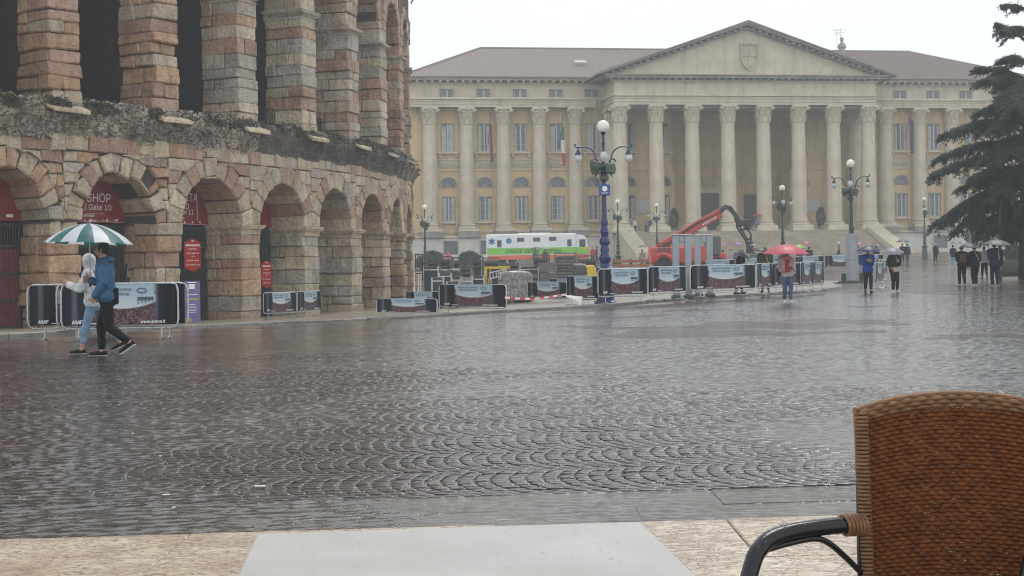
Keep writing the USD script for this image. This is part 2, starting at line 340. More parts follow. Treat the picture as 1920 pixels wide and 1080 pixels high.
tag(part(None, 'rain_water', (v, f), m_water, True), 'thin sheet of rain water lying over the cobbles', 'water', kind='structure')
# gutter slabs and the marble pavement
gut = thing('gutter', 'band of wet grey stone slabs along the marble pavement', 'paving', kind='structure')
x = -7.0
while x < 7:
    w = rng.uniform(1.6, 2.4); g_ = .0025
    for a, b in ((0, .52), (.52, 1.0)):
        c = []
        xo = x + (.5 if a else 0)
        for xx in (xo + g_, xo + w - g_):
            for t in (a, b):
                y = EDGE(xx) + .01 + (BAND(xx) - EDGE(xx) - .02) * t + (g_ if t == a else -g_)
                for zz in (-.2, 0): c.append((xx, y, (-.0365 - .003 * t if zz == 0 else zz) + rng.normal(0, .003)))
        part(gut, 'slab', hexa(c, .008), m_gutter)
    x += w
part(gut, 'joint_bed', G().b2((-9, 6.5, -.2), (9, 8.2, -.062)), m_joint)
pav = thing('pavement', 'pavement of pinkish cream marble slabs in front of the cafe', 'pavement', kind='structure')
for r_, (y0, y1) in enumerate(((0, 1.02), (1.02, 2.0), (2.0, 3.0), (3.0, 4.0), (4.0, 5.0), (5.0, 6.2))):
    x = -5.35 + (.62 * r_ % 1.1)
    xs_ = [-4.1, -2.75, -1.62, -.1, 1.08, 2.3, 3.6, 4.8] if r_ == 0 else list(np.cumsum(rng.uniform(1.0, 1.5, 9)) - 5.2)
    for x0, x1 in zip(xs_[:-1], xs_[1:]):
        c = []; z = rng.normal(0, .002)
        for xx in (x0 + .003, x1 - .003):
            for yy in (y1, y0):
                for zz in (-.15, 0): c.append((xx, EDGE(xx) - .006 - yy + (.004 if yy == y1 else -.004), zz if zz < 0 else z))
        part(pav, 'slab', hexa(c, .007), m_marble)
part(pav, 'joint_bed', G().b2((-6, .5, -.1), (6, 7.0, -.012)), m_joint)
# kerb and the raised pavement round the arena
KP = [(-40, 24), (-20, 26.5)] + [tuple(at(px, py, Yd)[:2]) for px, py, Yd in ((0, 635, 30.8), (200, 624, 36.8), (400, 613, 45), (550, 608, 50.7), (673, 603, 53.8), (770, 598, 52.7), (900, 591, 49.3), (1000, 584, 46.8), (1118, 576, 46), (1240, 566, 51), (1400, 556, 55.5), (1540, 547, 60))] + [(14.2, 64), (14.6, 68)]
KL = smoothed(np.array(KP, float), 12)
seg = np.linalg.norm(np.diff(KL, axis=0), axis=1); cum = np.concatenate([[0], np.cumsum(seg)])
def kerb_at(s): return np.array([np.interp(s, cum, KL[:, 0]), np.interp(s, cum, KL[:, 1])])
kerb = thing('kerb', 'low pale stone kerb curving along the edge of the arena pavement', 'kerb', kind='structure')
s = 0
while s < cum[-1] - 1:
    l = rng.uniform(1.0, 1.6); a, b = kerb_at(s + .008), kerb_at(min(s + l, cum[-1]) - .008); d = (b - a) / np.linalg.norm(b - a); n = np.array([-d[1], d[0]])
    if n[1] < 0: n = -n
    c = []
    for p in (a, b):
        for o in (0, .34):
            q = p + n * o
            for zz in (-.15, .125): c.append((q[0], q[1], T(*p) + zz))
    part(kerb, 'kerb_stone', hexa(c, .02), m_kerb); s += l
ss = np.linspace(0, cum[-1], 90); inner = np.array([kerb_at(q) for q in ss])
outer = np.array([np.interp(ss / cum[-1], [0, .3, .55, .75, .9, 1], [-90, -60, -20, 4, 14, 16.5]), np.interp(ss / cum[-1], [0, .3, .55, .75, .9, 1], [60, 110, 140, 135, 100, 74])]).T
tt = np.linspace(0, 1, 40) ** 1.3
P_ = inner[:, None] + np.array([0, .30]) + (outer - inner)[:, None] * tt[None, :, None]
Z_ = T(P_[..., 0], P_[..., 1]) + .118
k = (np.arange(89)[:, None] * 40 + np.arange(39)[None]).ravel()
tag(part(None, 'arena_pavement', (np.dstack([P_, Z_]).reshape(-1, 3), np.stack([k, k + 40, k + 41, k + 1], 1)), m_pave, True), 'raised pavement of wet beige flagstones round the arena', 'pavement', kind='structure')
def TP(x, y): return T(x, y) + .118
# ---------------------------------------------------------------- the amphitheatre
ACX, ACY, AR, ADT, AT0, APW = -64.153, 91.578, 57.962, .093855, -.61545, .2675
PITCH = AR * ADT
def A3(k, r, z):
    k, r, z = np.broadcast_arrays(np.asarray(k, float), np.asarray(r, float), np.asarray(z, float)); t = AT0 + ADT * k
    return np.stack([ACX + r * np.cos(t), ACY + r * np.sin(t), z], -1)
def A_right(k): t = AT0 + ADT * k; return np.array([-math.sin(t), math.cos(t), 0])
def A_out(k): t = AT0 + ADT * k; return np.array([math.cos(t), math.sin(t), 0])
def k_at(px, r):                          # where a pixel column meets the ring of radius r
    ks = np.linspace(-2, 9, 4000); p = A3(ks, r, 2.0); x = 960 + FOC * p[:, 0] / p[:, 1]
    return ks[np.argmin(np.abs(x - px))]
def stone(name, c1, c2, c3, rnd=.22, streak=.55, bump=.9, rust=.55):
    nodes = {'tc': ('texture_coordinate', {}), 'n': ('noise_texture', {'scale': 1.1, 'detail': 8.0, 'roughness': .65}), 'rp': ('rgb_ramp', {'ramp': [(.3, c1), (.5, c2), (.7, c3)]}),
             'mp': ('mapping', {'scale': (2.2, 2.2, .35)}), 'sn': ('noise_texture', {'scale': 1.3, 'detail': 6.0, 'roughness': .7}), 'sr': ('map_range', {'from_min': .48, 'from_max': .72, 'to_min': 0.0, 'to_max': streak, 'clamp': True}),
             'mx': ('mix', {'mix_type': 'multiply', 'color2': (.32, .28, .25)}), 'oi': ('object_info', {}), 'ge': ('geometry', {}), 'ad': ('math', {'math_type': 'add'}), 'fr': ('math', {'math_type': 'fraction'}),
             'vr': ('map_range', {'to_min': 1 - rnd, 'to_max': 1 + rnd}), 'hs': ('hsv', {}), 'pn': ('noise_texture', {'scale': 9.0, 'detail': 6.0, 'roughness': .75}), 'vo': ('voronoi_texture', {'scale': 5.0, 'detail': 2.0}), 'hm': ('math', {'math_type': 'add'}),
             'b': ('bump', {'strength': bump, 'distance': .07}), 'sp': ('rgb_ramp', {'ramp': [(.33, (.45, .42, .4)), (.5, (1, 1, 1))]}), 'm2': ('mix', {'mix_type': 'multiply', 'fac': .55}), 'rr': ('map_range', {'to_min': .38, 'to_max': .85}), 'wn': ('noise_texture', {'scale': .42, 'detail': 7.0, 'roughness': .62}), 'wr': ('map_range', {'from_min': .5, 'from_max': .66, 'to_max': rust, 'clamp': True}), 'wm': ('mix', {'color2': (.40, .235, .145)}), 'dn': ('noise_texture', {'scale': .8, 'detail': 8.0, 'roughness': .7}), 'dr': ('map_range', {'from_min': .55, 'from_max': .7, 'to_max': .6, 'clamp': True}), 'dm': ('mix', {'mix_type': 'multiply', 'color2': (.36, .31, .27)}), 'of': ('mapping', {'location': (31.0, 17.0, 5.0)}), 'p': ('principled_bsdf', {'specular_ior_level': .45})}
    L = [('tc.object', 'wn.vector'), ('wn.fac', 'wr.value'), ('wr.result', 'wm.fac'), ('tc.object', 'of.vector'), ('of.vector', 'dn.vector'), ('dn.fac', 'dr.value'), ('dr.result', 'dm.fac'), ('rp.color', 'wm.color1'), ('wm.color', 'dm.color1'), ('tc.object', 'n.vector'), ('n.fac', 'rp.fac'), ('tc.object', 'mp.vector'), ('mp.vector', 'sn.vector'), ('sn.fac', 'sr.value'), ('sr.result', 'mx.fac'), ('dm.color', 'mx.color1'), ('oi.random', 'ad.value1'), ('ge.random_per_island', 'ad.value2'), ('ad.value', 'fr.value1'), ('fr.value', 'vr.value'),
         ('vr.result', 'hs.value'), ('mx.color', 'hs.color'), ('tc.object', 'pn.vector'), ('tc.object', 'vo.vector'), ('pn.fac', 'hm.value1'), ('vo.distance', 'hm.value2'), ('hm.value', 'b.height'), ('b.normal', 'p.normal'), ('pn.fac', 'sp.fac'), ('hs.color', 'm2.color1'), ('sp.color', 'm2.color2'), ('m2.color', 'p.base_color'), ('n.fac', 'rr.value'), ('rr.result', 'p.roughness')]
    return usdkit.material(stage, '/World/Looks/' + name, nodes, L, surface='p.BSDF')
st_cream = stone('cream_stone', (.38, .31, .205), (.53, .44, .315), (.63, .545, .41), rnd=.16)
st_red = stone('red_stone', (.31, .18, .125), (.42, .265, .19), (.50, .36, .27), rnd=.16)
st_grey = stone('grey_stone', (.29, .265, .22), (.43, .39, .325), (.54, .50, .42), rnd=.16)
st_tan = stone('orange_stone', (.36, .20, .11), (.50, .315, .19), (.56, .41, .28), rnd=.16)
st_dark = stone('dark_stone', (.045, .038, .032), (.10, .088, .074), (.19, .17, .14), streak=.5, rust=.1)
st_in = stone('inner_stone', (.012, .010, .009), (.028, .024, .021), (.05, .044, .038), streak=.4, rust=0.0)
st_rub = stone('rubble_stone', (.055, .046, .036), (.17, .15, .115), (.36, .32, .255), rnd=.7, streak=.6, rust=.2)
st_rubd = stone('dark_rubble', (.06, .05, .04), (.15, .13, .105), (.27, .24, .195), rnd=.6, streak=.7, rust=.15)
st_rubred = stone('rubble_brick', (.20, .12, .09), (.30, .20, .155), (.38, .28, .22), rnd=.35)
st_core = M('mortar', (.035, .03, .026), (.09, .078, .065), 3, .85, .1, .8, 12)
m_weed = M('weeds', (.07, .07, .035), (.20, .18, .11), 6, .7, .1, isl=.45)
m_moss = M('moss', (.03, .045, .018), (.07, .085, .035), 4, .9, .05, isl=.4)
m_iron = M('dark_iron', (.012, .012, .013), (.035, .032, .03), 8, .4, .1)
m_redpaint = M('red_door', (.26, .02, .022), (.36, .032, .032), 3, .5, .15, .3, 40)
m_ban = M('banner_red', (.20, .012, .020), (.24, .016, .024), 2, .45, .1, .08, 5)
m_white = M('white_print', (.72, .71, .68), None, 1, .5, .05)
m_ban2 = M('sign_red', (.42, .02, .02), (.5, .03, .028), 2, .4, .1)
arena = thing('stone_amphitheatre', 'ruined amphitheatre of pink and cream stone with two tiers of arches', 'amphitheatre')
def kblock(k0, k1, r0, r1, z0, z1, jit=.015, ch=.035, bow=True):
    c = [A3(k, r, z) for k in (k0, k1) for r in (r0, r1) for z in (z0, z1)]
    return hexa(np.array(c) + rng.normal(0, jit, (8, 3)), ch)
def joinh(L):
    g = G()
    for v, f in L: g.add(v, f)
    return g
def tone(p):
    return [st_cream, st_red, st_grey, st_tan][rng.choice(4, p=p)]
PAL_L = {-1: (.15, .35, .05, .45), 0: (.15, .3, .05, .5), 1: (.3, .3, .1, .3), 2: (.45, .28, .12, .15), 3: (.5, .2, .25, .05), 4: (.55, .22, .23, 0), 5: (.55, .15, .3, 0), 6: (.4, .4, .1, .1), 7: (.4, .45, .1, .05), 8: (.4, .45, .1, .05)}
PAL_U = {-1: (.2, .3, 0, .5), 0: (.15, .3, .05, .5), 1: (.3, .35, .05, .3), 2: (.25, .12, .6, .03), 3: (.3, .3, .4, 0), 4: (.35, .3, .33, .02), 5: (.35, .25, .4, 0), 6: (.3, .55, .15, 0), 7: (.3, .6, .1, 0), 8: (.3, .6, .1, 0)}
stuff = {}
def stone_piece(name, blk, m, single):
    if single: part(arena, name, blk, m)
    else: stuff.setdefault((name, str(m.GetPath()), m), []).append(blk)
GAPZ = .006
def pier(k, z0, z1, r1, depth, n, pal, rough, single, wid=APW):
    hs = rng.uniform(.7, 1.35, n); hs = hs / hs.sum() * (z1 - z0); z = z0
    for h in hs:
        m = tone(pal); m2 = m if rng.random() < .55 else tone(pal)
        o = rng.normal(0, .025 + .03 * rough); dk = rng.normal(0, .006 + .006 * rough)
        d1 = rng.choice([.75, 1.1, 1.4]); kk0, kk1 = k - wid + dk, k + rng.normal(0, .004 + .006 * rough)
        g = .01 / PITCH; jit = .012 + .025 * rough; ch = .035 + .03 * rough
        if rng.random() < .3:                      # the front of the course is two stones
            km = kk0 + (kk1 - kk0) * rng.uniform(.35, .65)
            stone_piece('pier_stone', kblock(kk0, km - g, r1 - d1, r1 + o, z + GAPZ, z + h - GAPZ, jit, ch), m, single)
            stone_piece('pier_stone', kblock(km + g, kk1, r1 - d1, r1 + o + rng.normal(0, .015), z + GAPZ, z + h - GAPZ, jit, ch), m2, single)
        else:
            stone_piece('pier_stone', kblock(kk0, kk1, r1 - d1, r1 + o, z + GAPZ, z + h - GAPZ, jit, ch), m, single)
        stone_piece('pier_stone', kblock(kk0 + rng.normal(0, .005), kk1, r1 - depth, r1 - d1 - .02, z + GAPZ, z + h - GAPZ, jit, ch), m2, single)
        z += h
    c = G()
    v, f = kblock(k - wid + .04, k - .04, r1 - depth + .2, r1 - .22, z0, z1, 0, 0.001); c.add(v, f)
    part(arena, 'pier_core', c, st_core)
def moulding(k0, k1, rout, depth, prof, m, name, jit=0.0):
    """a moulded band round the outer, left and right faces of a pier; prof: (z, overhang)"""
    g = G(); pts = [(k0, rout - depth), (k0, rout), ((k0 + k1) / 2, rout), (k1, rout), (k1, rout - depth)]
    sgn = [(-1, 0), (-1, 1), (0, 1), (1, 1), (1, 0)]; rows = []
    for z, o in prof: rows.append([A3(k + sk * o / PITCH, r + sr * o, z) + rng.normal(0, jit, 3) for (k, r), (sk, sr) in zip(pts, sgn)])
    v = np.array(rows).reshape(-1, 3); f = []; n = 5
    for i in range(len(prof) - 1):
        for j in range(n - 1): f.append((i * n + j, i * n + j + 1, (i + 1) * n + j + 1, (i + 1) * n + j))
    g.add(v, f); t = np.array(rows[-1]); b = np.array(rows[0]); g.add(t, [(0, 1, 2, 4), (2, 3, 4, 4)]); g.add(b, [(0, 4, 2, 1), (2, 4, 3, 3)])
    part(arena, name, g, m)
def sz(poly, r0, r1, relief=.0, inset=.05, jit=0.0):
    """a stone with the outline poly in (arc length, height), mapped on to the ring"""
    poly = shapely.geometry.polygon.orient(poly); p = np.array(poly.exterior.coords)[:-1]
    if len(p) < 3: return None
    p = p + rng.normal(0, jit, p.shape) if jit else p
    c = p.mean(0); dd = np.linalg.norm(p - c, axis=1, keepdims=True); q = p + (c - p) * np.minimum(inset / np.maximum(dd, 1e-6), .4)
    try: tri_v, tri_f = trimesh.creation.triangulate_polygon(Polygon(q).buffer(0), engine='earcut')
    except Exception: return None
    n = len(p); back, mid, top = [A3(x[:, 0] / PITCH, r, x[:, 1]) for x, r in ((p, r0), (p, r1 + relief - inset * .8), (tri_v, r1 + relief))]
    order = [int(np.argmin(((tri_v - a) ** 2).sum(1))) for a in q]
    v = np.vstack([back, mid, top]); f = [t + 2 * n for t in tri_f]
    for i in range(n):
        j = (i + 1) % n
        f += [(i, j, n + j), (i, n + j, n + i), (n + i, n + j, 2 * n + order[j]), (n + i, 2 * n + order[j], 2 * n + order[i])]
    f = np.array([list(map(int, t)) for t in f])
    m = trimesh.Trimesh(v, f, process=False); trimesh.repair.fix_normals(m)
    return np.array(m.vertices), np.array(m.faces)
def arcade(k, zs, rad, thick, ztop, r1, depth, pal, nv, rough, single, course, fill=True):
    """voussoirs, spandrel stones and the core of the bay between pier k and pier k + 1"""
    s0 = (k) * PITCH; s1 = (k + 1 - APW) * PITCH; sc = (s0 + s1) / 2; lim = sbox(sc - PITCH / 2, zs - .5, sc + PITCH / 2, ztop)
    ang = np.linspace(math.pi, 0, nv + 1) + np.concatenate([[0], rng.normal(0, .02 + .02 * rough, nv - 1), [0]])
    extr = []
    for a, b in zip(ang[:-1], ang[1:]):
        t = thick * rng.uniform(.86, 1.12) + (.1 * rough * rng.random()); ri = rad + rng.normal(0, .015 + .07 * rough)
        ga = .007
        P4 = [(sc + ri * math.cos(a - ga), zs + ri * math.sin(a - ga)), (sc + (rad + t) * math.cos(a - ga), zs + (rad + t) * math.sin(a - ga)),
              (sc + (rad + t) * math.cos((a + b) / 2) * 1.0, zs + (rad + t * 1.02) * math.sin((a + b) / 2)), (sc + (rad + t) * math.cos(b + ga), zs + (rad + t) * math.sin(b + ga)), (sc + ri * math.cos(b + ga), zs + ri * math.sin(b + ga))]
        P4[2] = (sc + (P4[2][0] - sc), P4[2][1])
        pg = Polygon(P4).buffer(0).intersection(lim)
        if pg.is_empty or pg.geom_type != 'Polygon': continue
        extr.append(pg.buffer(.02))
        b_ = sz(pg, r1 - depth, r1 + rng.normal(.02, .02 + .05 * rough), .03, .05 + .04 * rough, .01 + .03 * rough)
        if b_ is not None: stone_piece('arch_stone', b_, tone(pal), single)
    ring = unary_union(extr + [Polygon([(sc + rad * math.cos(a), zs + rad * math.sin(a)) for a in np.linspace(math.pi, 0, 40)])])
    if fill:
        z = zs
        while z < ztop - .12:
            h = min(course * rng.uniform(.8, 1.25), ztop - z)
            if ztop - z - h < .2: h = ztop - z
            x = sc - PITCH / 2 - rng.uniform(0, .0)
            while x < sc + PITCH / 2 - .05:
                w = rng.uniform(.7, 1.5) * course * 1.9; w = min(w, sc + PITCH / 2 - x)
                if sc + PITCH / 2 - x - w < .3: w = sc + PITCH / 2 - x
                pg = sbox(x + .012, z + .012, x + w - .012, z + h - .012).difference(ring)
                for q in getattr(pg, 'geoms', [pg]):
                    if q.geom_type == 'Polygon' and q.area > .03:
                        q = q.simplify(.03); b_ = sz(q, r1 - .7, r1 + rng.normal(0, .02 + .04 * rough), .02, .04 + .03 * rough, .008 + .02 * rough)
                        if b_ is not None: stone_piece('wall_stone', b_, tone(pal), single)
                x += w
            z += h
    hole = Polygon([(sc + (rad + .06) * math.cos(a), zs + (rad + .06) * math.sin(a)) for a in np.linspace(math.pi, 0, 30)] + [(sc + rad + .06, zs - 1), (sc - rad - .06, zs - 1)])
    core = sbox(sc - PITCH / 2, zs - .1, sc + PITCH / 2, ztop).difference(hole); g = G()
    for q in np.linspace(sc - PITCH / 2, sc + PITCH / 2, 9)[:-1]:
        pg = core.intersection(sbox(q, zs - 2, q + PITCH / 8, ztop + 1))
        for e in getattr(pg, 'geoms', [pg]):
            if e.geom_type != 'Polygon' or e.area < 1e-4: continue
            m = trimesh.creation.extrude_polygon(e, 1.0, engine='earcut'); v = m.vertices
            g.add(A3(v[:, 0] / PITCH, np.where(v[:, 2] > .5, r1 - .12, r1 - depth + .08), v[:, 1]), m.faces)
    part(arena, 'wall_core', g, st_core)
ZB, ZI, ZL, ZU = -.95, 3.4, 8.0, 13.8
for k in range(-1, 9):
    one = 0 <= k <= 6; ro = 1.0 if k <= 0 else .75 if k == 1 else .15 if k < 6 else .45
    pier(k, ZB, 3.0 if k >= 2 else ZI, AR, 2.0, 7, PAL_L[k], ro, one)
    if k >= 2: moulding(k - APW, k, AR, 2.0, [(2.98, 0), (3.0, .03), (3.06, .03), (3.1, .0), (3.2, .05), (3.24, .14), (3.3, .16), (3.34, .2), (3.42, .2)], st_cream, 'impost', .008)
    pier(k + (.02 if k == 0 else 0), ZL, 13.4, AR - .02, 2.0, 10, PAL_U[k], ro * .8, one, APW * 1.0)
    moulding(k - APW * .96, k, AR - .08, 2.0, [(13.38, 0), (13.42, .05), (13.5, .05), (13.55, .02), (13.65, .12), (13.7, .22), (13.78, .24), (13.84, .24)], st_grey, 'impost', .012)
    pier(k + (.02 if k == 0 else 0), 13.85, 14.56, AR - .06, 2.0, 1, PAL_U[k], ro * .5, one)
    if 0 <= k: # sloping pale slab under each upper pier
        part(arena, 'footing_slab', hexa(np.array([A3(kk, r, z) for kk in (k - APW - .02, k + .02) for r, zz in ((AR - .3, (7.86, 8.04)), (AR + .62, (7.5, 7.66))) for z in zz]) + rng.normal(0, .02, (8, 3)), .03), st_cream)
for k in range(-1, 8):
    ro = 1.0 if k <= 0 else .3 if k == 1 else .1 if k < 5 else .4
    one = 0 <= k <= 6
    arcade(k, ZI, 1.992, .62 if k < 1 else .78, 6.75, AR, 2.0, (.55, .15, .15, .15) if k < 1 else (.68, .2, .1, .02) if k < 6 else PAL_L[7], 13 if k < 1 else 11, ro, one, .46 if k < 1 else .56)
    if k >= 3: arcade(k, 14.55, 1.99, .7, 20.6, AR - .08, 2.0, PAL_U[6], 13, .3, 3 <= k <= 6, .75, fill=(k in (3, 4)))
    else: arcade(k, 14.55, 1.99, .7, 18.2, AR - .08, 2.0, PAL_U[max(k, 0)], 13, .4, False, .75)
# rubble and brickwork: the worn band between the tiers, and the upper wall at the far end
def rubble(name, k0, k1, z0, z1, rfun, step, size, m, flat=.55):
    n = int((k1 - k0) * PITCH * (z1 - z0) / step ** 2); kk = rng.uniform(k0, k1, n); zz = rng.uniform(z0, z1, n)
    base = ICO[0]; nv = len(base.vertices); rad = size * rng.uniform(.55, 1.5, n)
    V = base.vertices[None] * (1 + rng.normal(0, .2, (n, nv, 1))) * rad[:, None, None] * np.stack([rng.uniform(.8, 1.5, n), np.full(n, flat), rng.uniform(.6, 1.0, n)], 1)[:, None]
    t = AT0 + ADT * kk; R3 = np.stack([np.stack([-np.sin(t), np.cos(t), 0 * t], 1), np.stack([np.cos(t), np.sin(t), 0 * t], 1), np.tile([0, 0, 1.0], (n, 1))], 1)
    V = np.einsum('nvi,nij->nvj', V, R3) + A3(kk, rfun(kk, zz), zz)[:, None]
    part(arena, name, (V.reshape(-1, 3), (base.faces[None] + nv * np.arange(n)[:, None, None]).reshape(-1, 3)), m, kind="stuff") if 0 else part(arena, name, (V.reshape(-1, 3), (base.faces[None] + nv * np.arange(n)[:, None, None]).reshape(-1, 3)), m, False, kind='stuff')
def band_r(k, z):
    k, z = np.asarray(k, float), np.asarray(z, float); p = np.stack([k * 3.2, z * 1.5, 0 * z], -1)
    over = np.interp(z, [6.6, 7.1, 7.5, 7.9, 8.3], [.0, .12, .34, .30, .0]) * np.clip(.45 + .2 * k, .25, 1)
    return AR + over + .22 * (meshkit.fbm(p, 3, 3) - .5)
kk, zz = np.linspace(-1.6, 8.4, 420), np.linspace(6.6, 8.25, 26)
K2, Z2 = np.meshgrid(kk, zz, indexing='ij'); Rr = band_r(K2, Z2)
top = meshkit.fbm(np.stack([kk * 4, 0 * kk, 0 * kk], -1), 3, 8) * .5
Z3 = Z2 - np.clip((Z2 - 7.6) / .65, 0, 1) * top[:, None] * .9
v = A3(K2, Rr, Z3).reshape(-1, 3); i = (np.arange(419)[:, None] * 26 + np.arange(25)[None]).ravel()
part(arena, 'worn_ledge', (v, np.stack([i, i + 26, i + 27, i + 1], 1)), st_dark, True)
tp = np.stack([A3(kk, Rr[:, -1], Z3[:, -1]), A3(kk, AR - 2.2, Z3[:, -1] * .3 + 5.3)], 1).reshape(-1, 3); i = np.arange(419) * 2
part(arena, 'ledge_top', (tp, np.stack([i, i + 2, i + 3, i + 1], 1)), m_moss, True)
rubble('rubble', -1.5, 1.95, 6.55, 8.15, lambda k, z: band_r(k, z) + .01, .085, .055, st_rub)
rubble('rubble', 1.9, 8.3, 6.72, 8.0, lambda k, z: band_r(k, z) - .005, .11, .05, st_rubd)
rubble('rubble', 5.6, 8.3, 6.7, 8.2, lambda k, z: band_r(k, z) + .01, .11, .06, st_rub)
def bricks(k0, k1, z0, z1, rin):
    g = G(); z = z0; row = 0
    while z < z1:
        s = k0 * PITCH + (row % 2) * .14
        while s < k1 * PITCH:
            kc = s / PITCH; fr = (kc + APW / 2 + .5 * (1 - APW) - .0) % 1; sc_ = (math.floor(kc) + (1 - APW) / 2) * PITCH
            d = math.hypot(s - sc_, max(z - 14.55, 0))
            if d > 2.72:
                w = rng.uniform(.2, .34); v, f = kblock(s / PITCH, (s + w - .02) / PITCH, rin - .1, rin + rng.normal(0, .02), z, z + .12, .006, .012); g.add(v, f)
                s += w
            else: s += .27
        z += .14; row += 1
    part(arena, 'brickwork', g, st_rubred, kind='stuff')
bricks(4.75, 8.2, 14.3, 20.2, AR - .1)
def weeds(k0, k1, n, m, hmin, hmax, name):
    kk = rng.uniform(k0, k1, n); cl = meshkit.fbm(np.stack([kk * 7, 0 * kk, 0 * kk], -1), 3, 21); kk = kk[cl > .46]; n = len(kk)
    rr = AR + rng.uniform(-.35, .34, n); zz = np.interp(rr - AR, [-.35, .1, .34], [8.06, 7.95, 7.62]) + rng.normal(0, .06, n)
    b = A3(kk, rr, zz); h = rng.uniform(hmin, hmax, n); d = rng.normal(0, 1, (n, 3)); d[:, 2] = np.abs(d[:, 2]) * .4 - .12; d += .5 * np.stack([A_out(k) for k in kk]); d /= np.linalg.norm(d, axis=1, keepdims=True)
    tip = b + d * h[:, None] + np.array([0, 0, .12]) * h[:, None]; sd = np.cross(d, rng.normal(0, 1, (n, 3))); sd /= np.linalg.norm(sd, axis=1, keepdims=True)
    w = .035; V = np.stack([b - sd * w * .6, b + sd * w * .6, (b + tip) / 2 + sd * w + [0, 0, .04], tip, (b + tip) / 2 - sd * w + [0, 0, .04]], 1)
    F = np.array([(0, 1, 2), (0, 2, 4), (4, 2, 3)])
    part(arena, name, (V.reshape(-1, 3), (F[None] + 5 * np.arange(n)[:, None, None]).reshape(-1, 3)), m, kind='stuff')
weeds(-1.4, 8.2, 16000, m_weed, .08, .28, 'weeds')
weeds(-1.0, 2.2, 2500, m_moss, .06, .18, 'ferns')
for (nm, mp, m), L in stuff.items(): part(arena, nm, joinh(L), m, kind='stuff')
# dark inside: back walls, vault, floors, cross walls
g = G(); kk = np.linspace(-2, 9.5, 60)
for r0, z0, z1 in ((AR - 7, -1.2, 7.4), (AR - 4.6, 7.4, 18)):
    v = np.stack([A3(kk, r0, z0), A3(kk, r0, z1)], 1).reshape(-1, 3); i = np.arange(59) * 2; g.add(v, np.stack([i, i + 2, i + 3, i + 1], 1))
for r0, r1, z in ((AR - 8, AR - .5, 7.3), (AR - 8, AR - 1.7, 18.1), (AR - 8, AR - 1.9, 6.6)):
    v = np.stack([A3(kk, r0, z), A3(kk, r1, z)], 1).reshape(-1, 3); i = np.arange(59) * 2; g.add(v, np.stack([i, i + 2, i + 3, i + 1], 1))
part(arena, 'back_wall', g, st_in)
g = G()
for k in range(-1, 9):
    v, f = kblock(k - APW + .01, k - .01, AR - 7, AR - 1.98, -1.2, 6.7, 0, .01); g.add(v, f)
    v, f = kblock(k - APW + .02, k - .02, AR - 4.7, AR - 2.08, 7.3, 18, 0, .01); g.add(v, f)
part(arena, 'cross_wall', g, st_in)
# upper railings
for k in (2, 3):
    g = G(); r = AR - 1.5
    for q in np.linspace(k + .02, k + 1 - APW - .02, 24): g.tube([A3(q, r, 7.85), A3(q, r, 9.15)], .018, 5)
    for z in (8.0, 9.1): g.tube(A3(np.linspace(k + .01, k + 1 - APW - .01, 6), r, z), .02, 5)
    part(arena, 'railing', g, m_iron)
# steel walkway high on the far end
g = G()
for kq in (6.3, 6.7, 7.1):
    g.tube([A3(kq, AR + .1, 18.2), A3(kq, AR + .75, 19.3), A3(kq, AR + .75, 21.5)], .05, 6); g.tube([A3(kq, AR + .1, 19.4), A3(kq, AR + .75, 19.4)], .04, 6)
for z in (19.4, 20.0, 20.6, 21.2): g.tube(A3(np.linspace(6.3, 7.1, 6), AR + .75, z), .03, 6)
part(arena, 'steel_walkway', g, m_iron)
# gates and lunette banners inside the first four bays
def gate(k, label, red):
    t = thing('iron_gate', label, 'gate', (0, 0, 0)); r = AR - 1.85; k0, k1 = k + .0, k + 1 - APW
    rl = G()
    for z in (-.7, .35, 1.4, 2.45, 3.28): v, f = kblock(k0 + .005, k1 - .005, r - .05, r + .03, z - .06, z + .06, 0, .01); rl.add(v, f)
    part(t, 'rail', rl, m_iron)
    for q in np.linspace(k0 + .015, k1 - .015, 30): part(t, 'bar', G().tube([A3(q, r, -.85), A3(q, r, 3.35)], .022, 6), m_iron)
    if red:
        n = 9
        for i in range(n): part(t, 'door_board', kblock(k0 + (k1 - k0) * i / n + .002, k0 + (k1 - k0) * (i + 1) / n - .002, r - .22, r - .12, -.85, 2.35, 0, .015), m_redpaint)
    return t
gate(-1, 'iron gate over red boards, in the arch cut by the left edge', True)
gate(0, 'iron gate under the SHOP banner, behind the walking couple', False)
gate(1, 'iron gate under the Gate 11 banner with the crest shaped red sign on it', False)
gate(2, 'iron gate seen as a narrow strip in the fourth arch from the left', False)
def lunette(k, label):
    t = thing('lunette_banner', label, 'banner'); r = AR - 1.78; kc = k + (1 - APW) / 2
    g = G(); a = np.linspace(0, math.pi, 28); v = np.vstack([A3(kc, r, 3.42), A3(kc + 1.97 * np.cos(a) / PITCH, r, 3.42 + 1.97 * np.sin(a))])
    g.add(v, [(0, i, i + 1) for i in range(1, 28)]); v2 = v - A_out(kc) * .03; g.add(v2, [(0, i + 1, i) for i in range(1, 28)])
    part(t, 'cloth', g, m_ban); return t, kc, r
def letter(t, s, h, px, z, r, bold=False, ws=1.0):
    k = k_at(px, r); part(t, 'lettering', put_text(G(), s, h, A3(k, r + .01, z), A_right(k), (0, 0, 1), True, .006, bold, ws), m_white)
def strip(t, px, z, w, h, r):
    k = k_at(px, r); part(t, 'print', G().box(A3(k, r + .012, z), (w, .006, h), AT0 + ADT * k + math.pi / 2), m_white)
t, kc, r = lunette(-1, 'red arch shaped banner at the left edge, without readable words'); 
for px in (16, 22): strip(t, px, 3.62, .16, .12, r)
t, kc, r = lunette(0, 'red arch shaped banner reading SHOP Gate 10'); Ysh = A3(k_at(187, r), r, 0)[1]
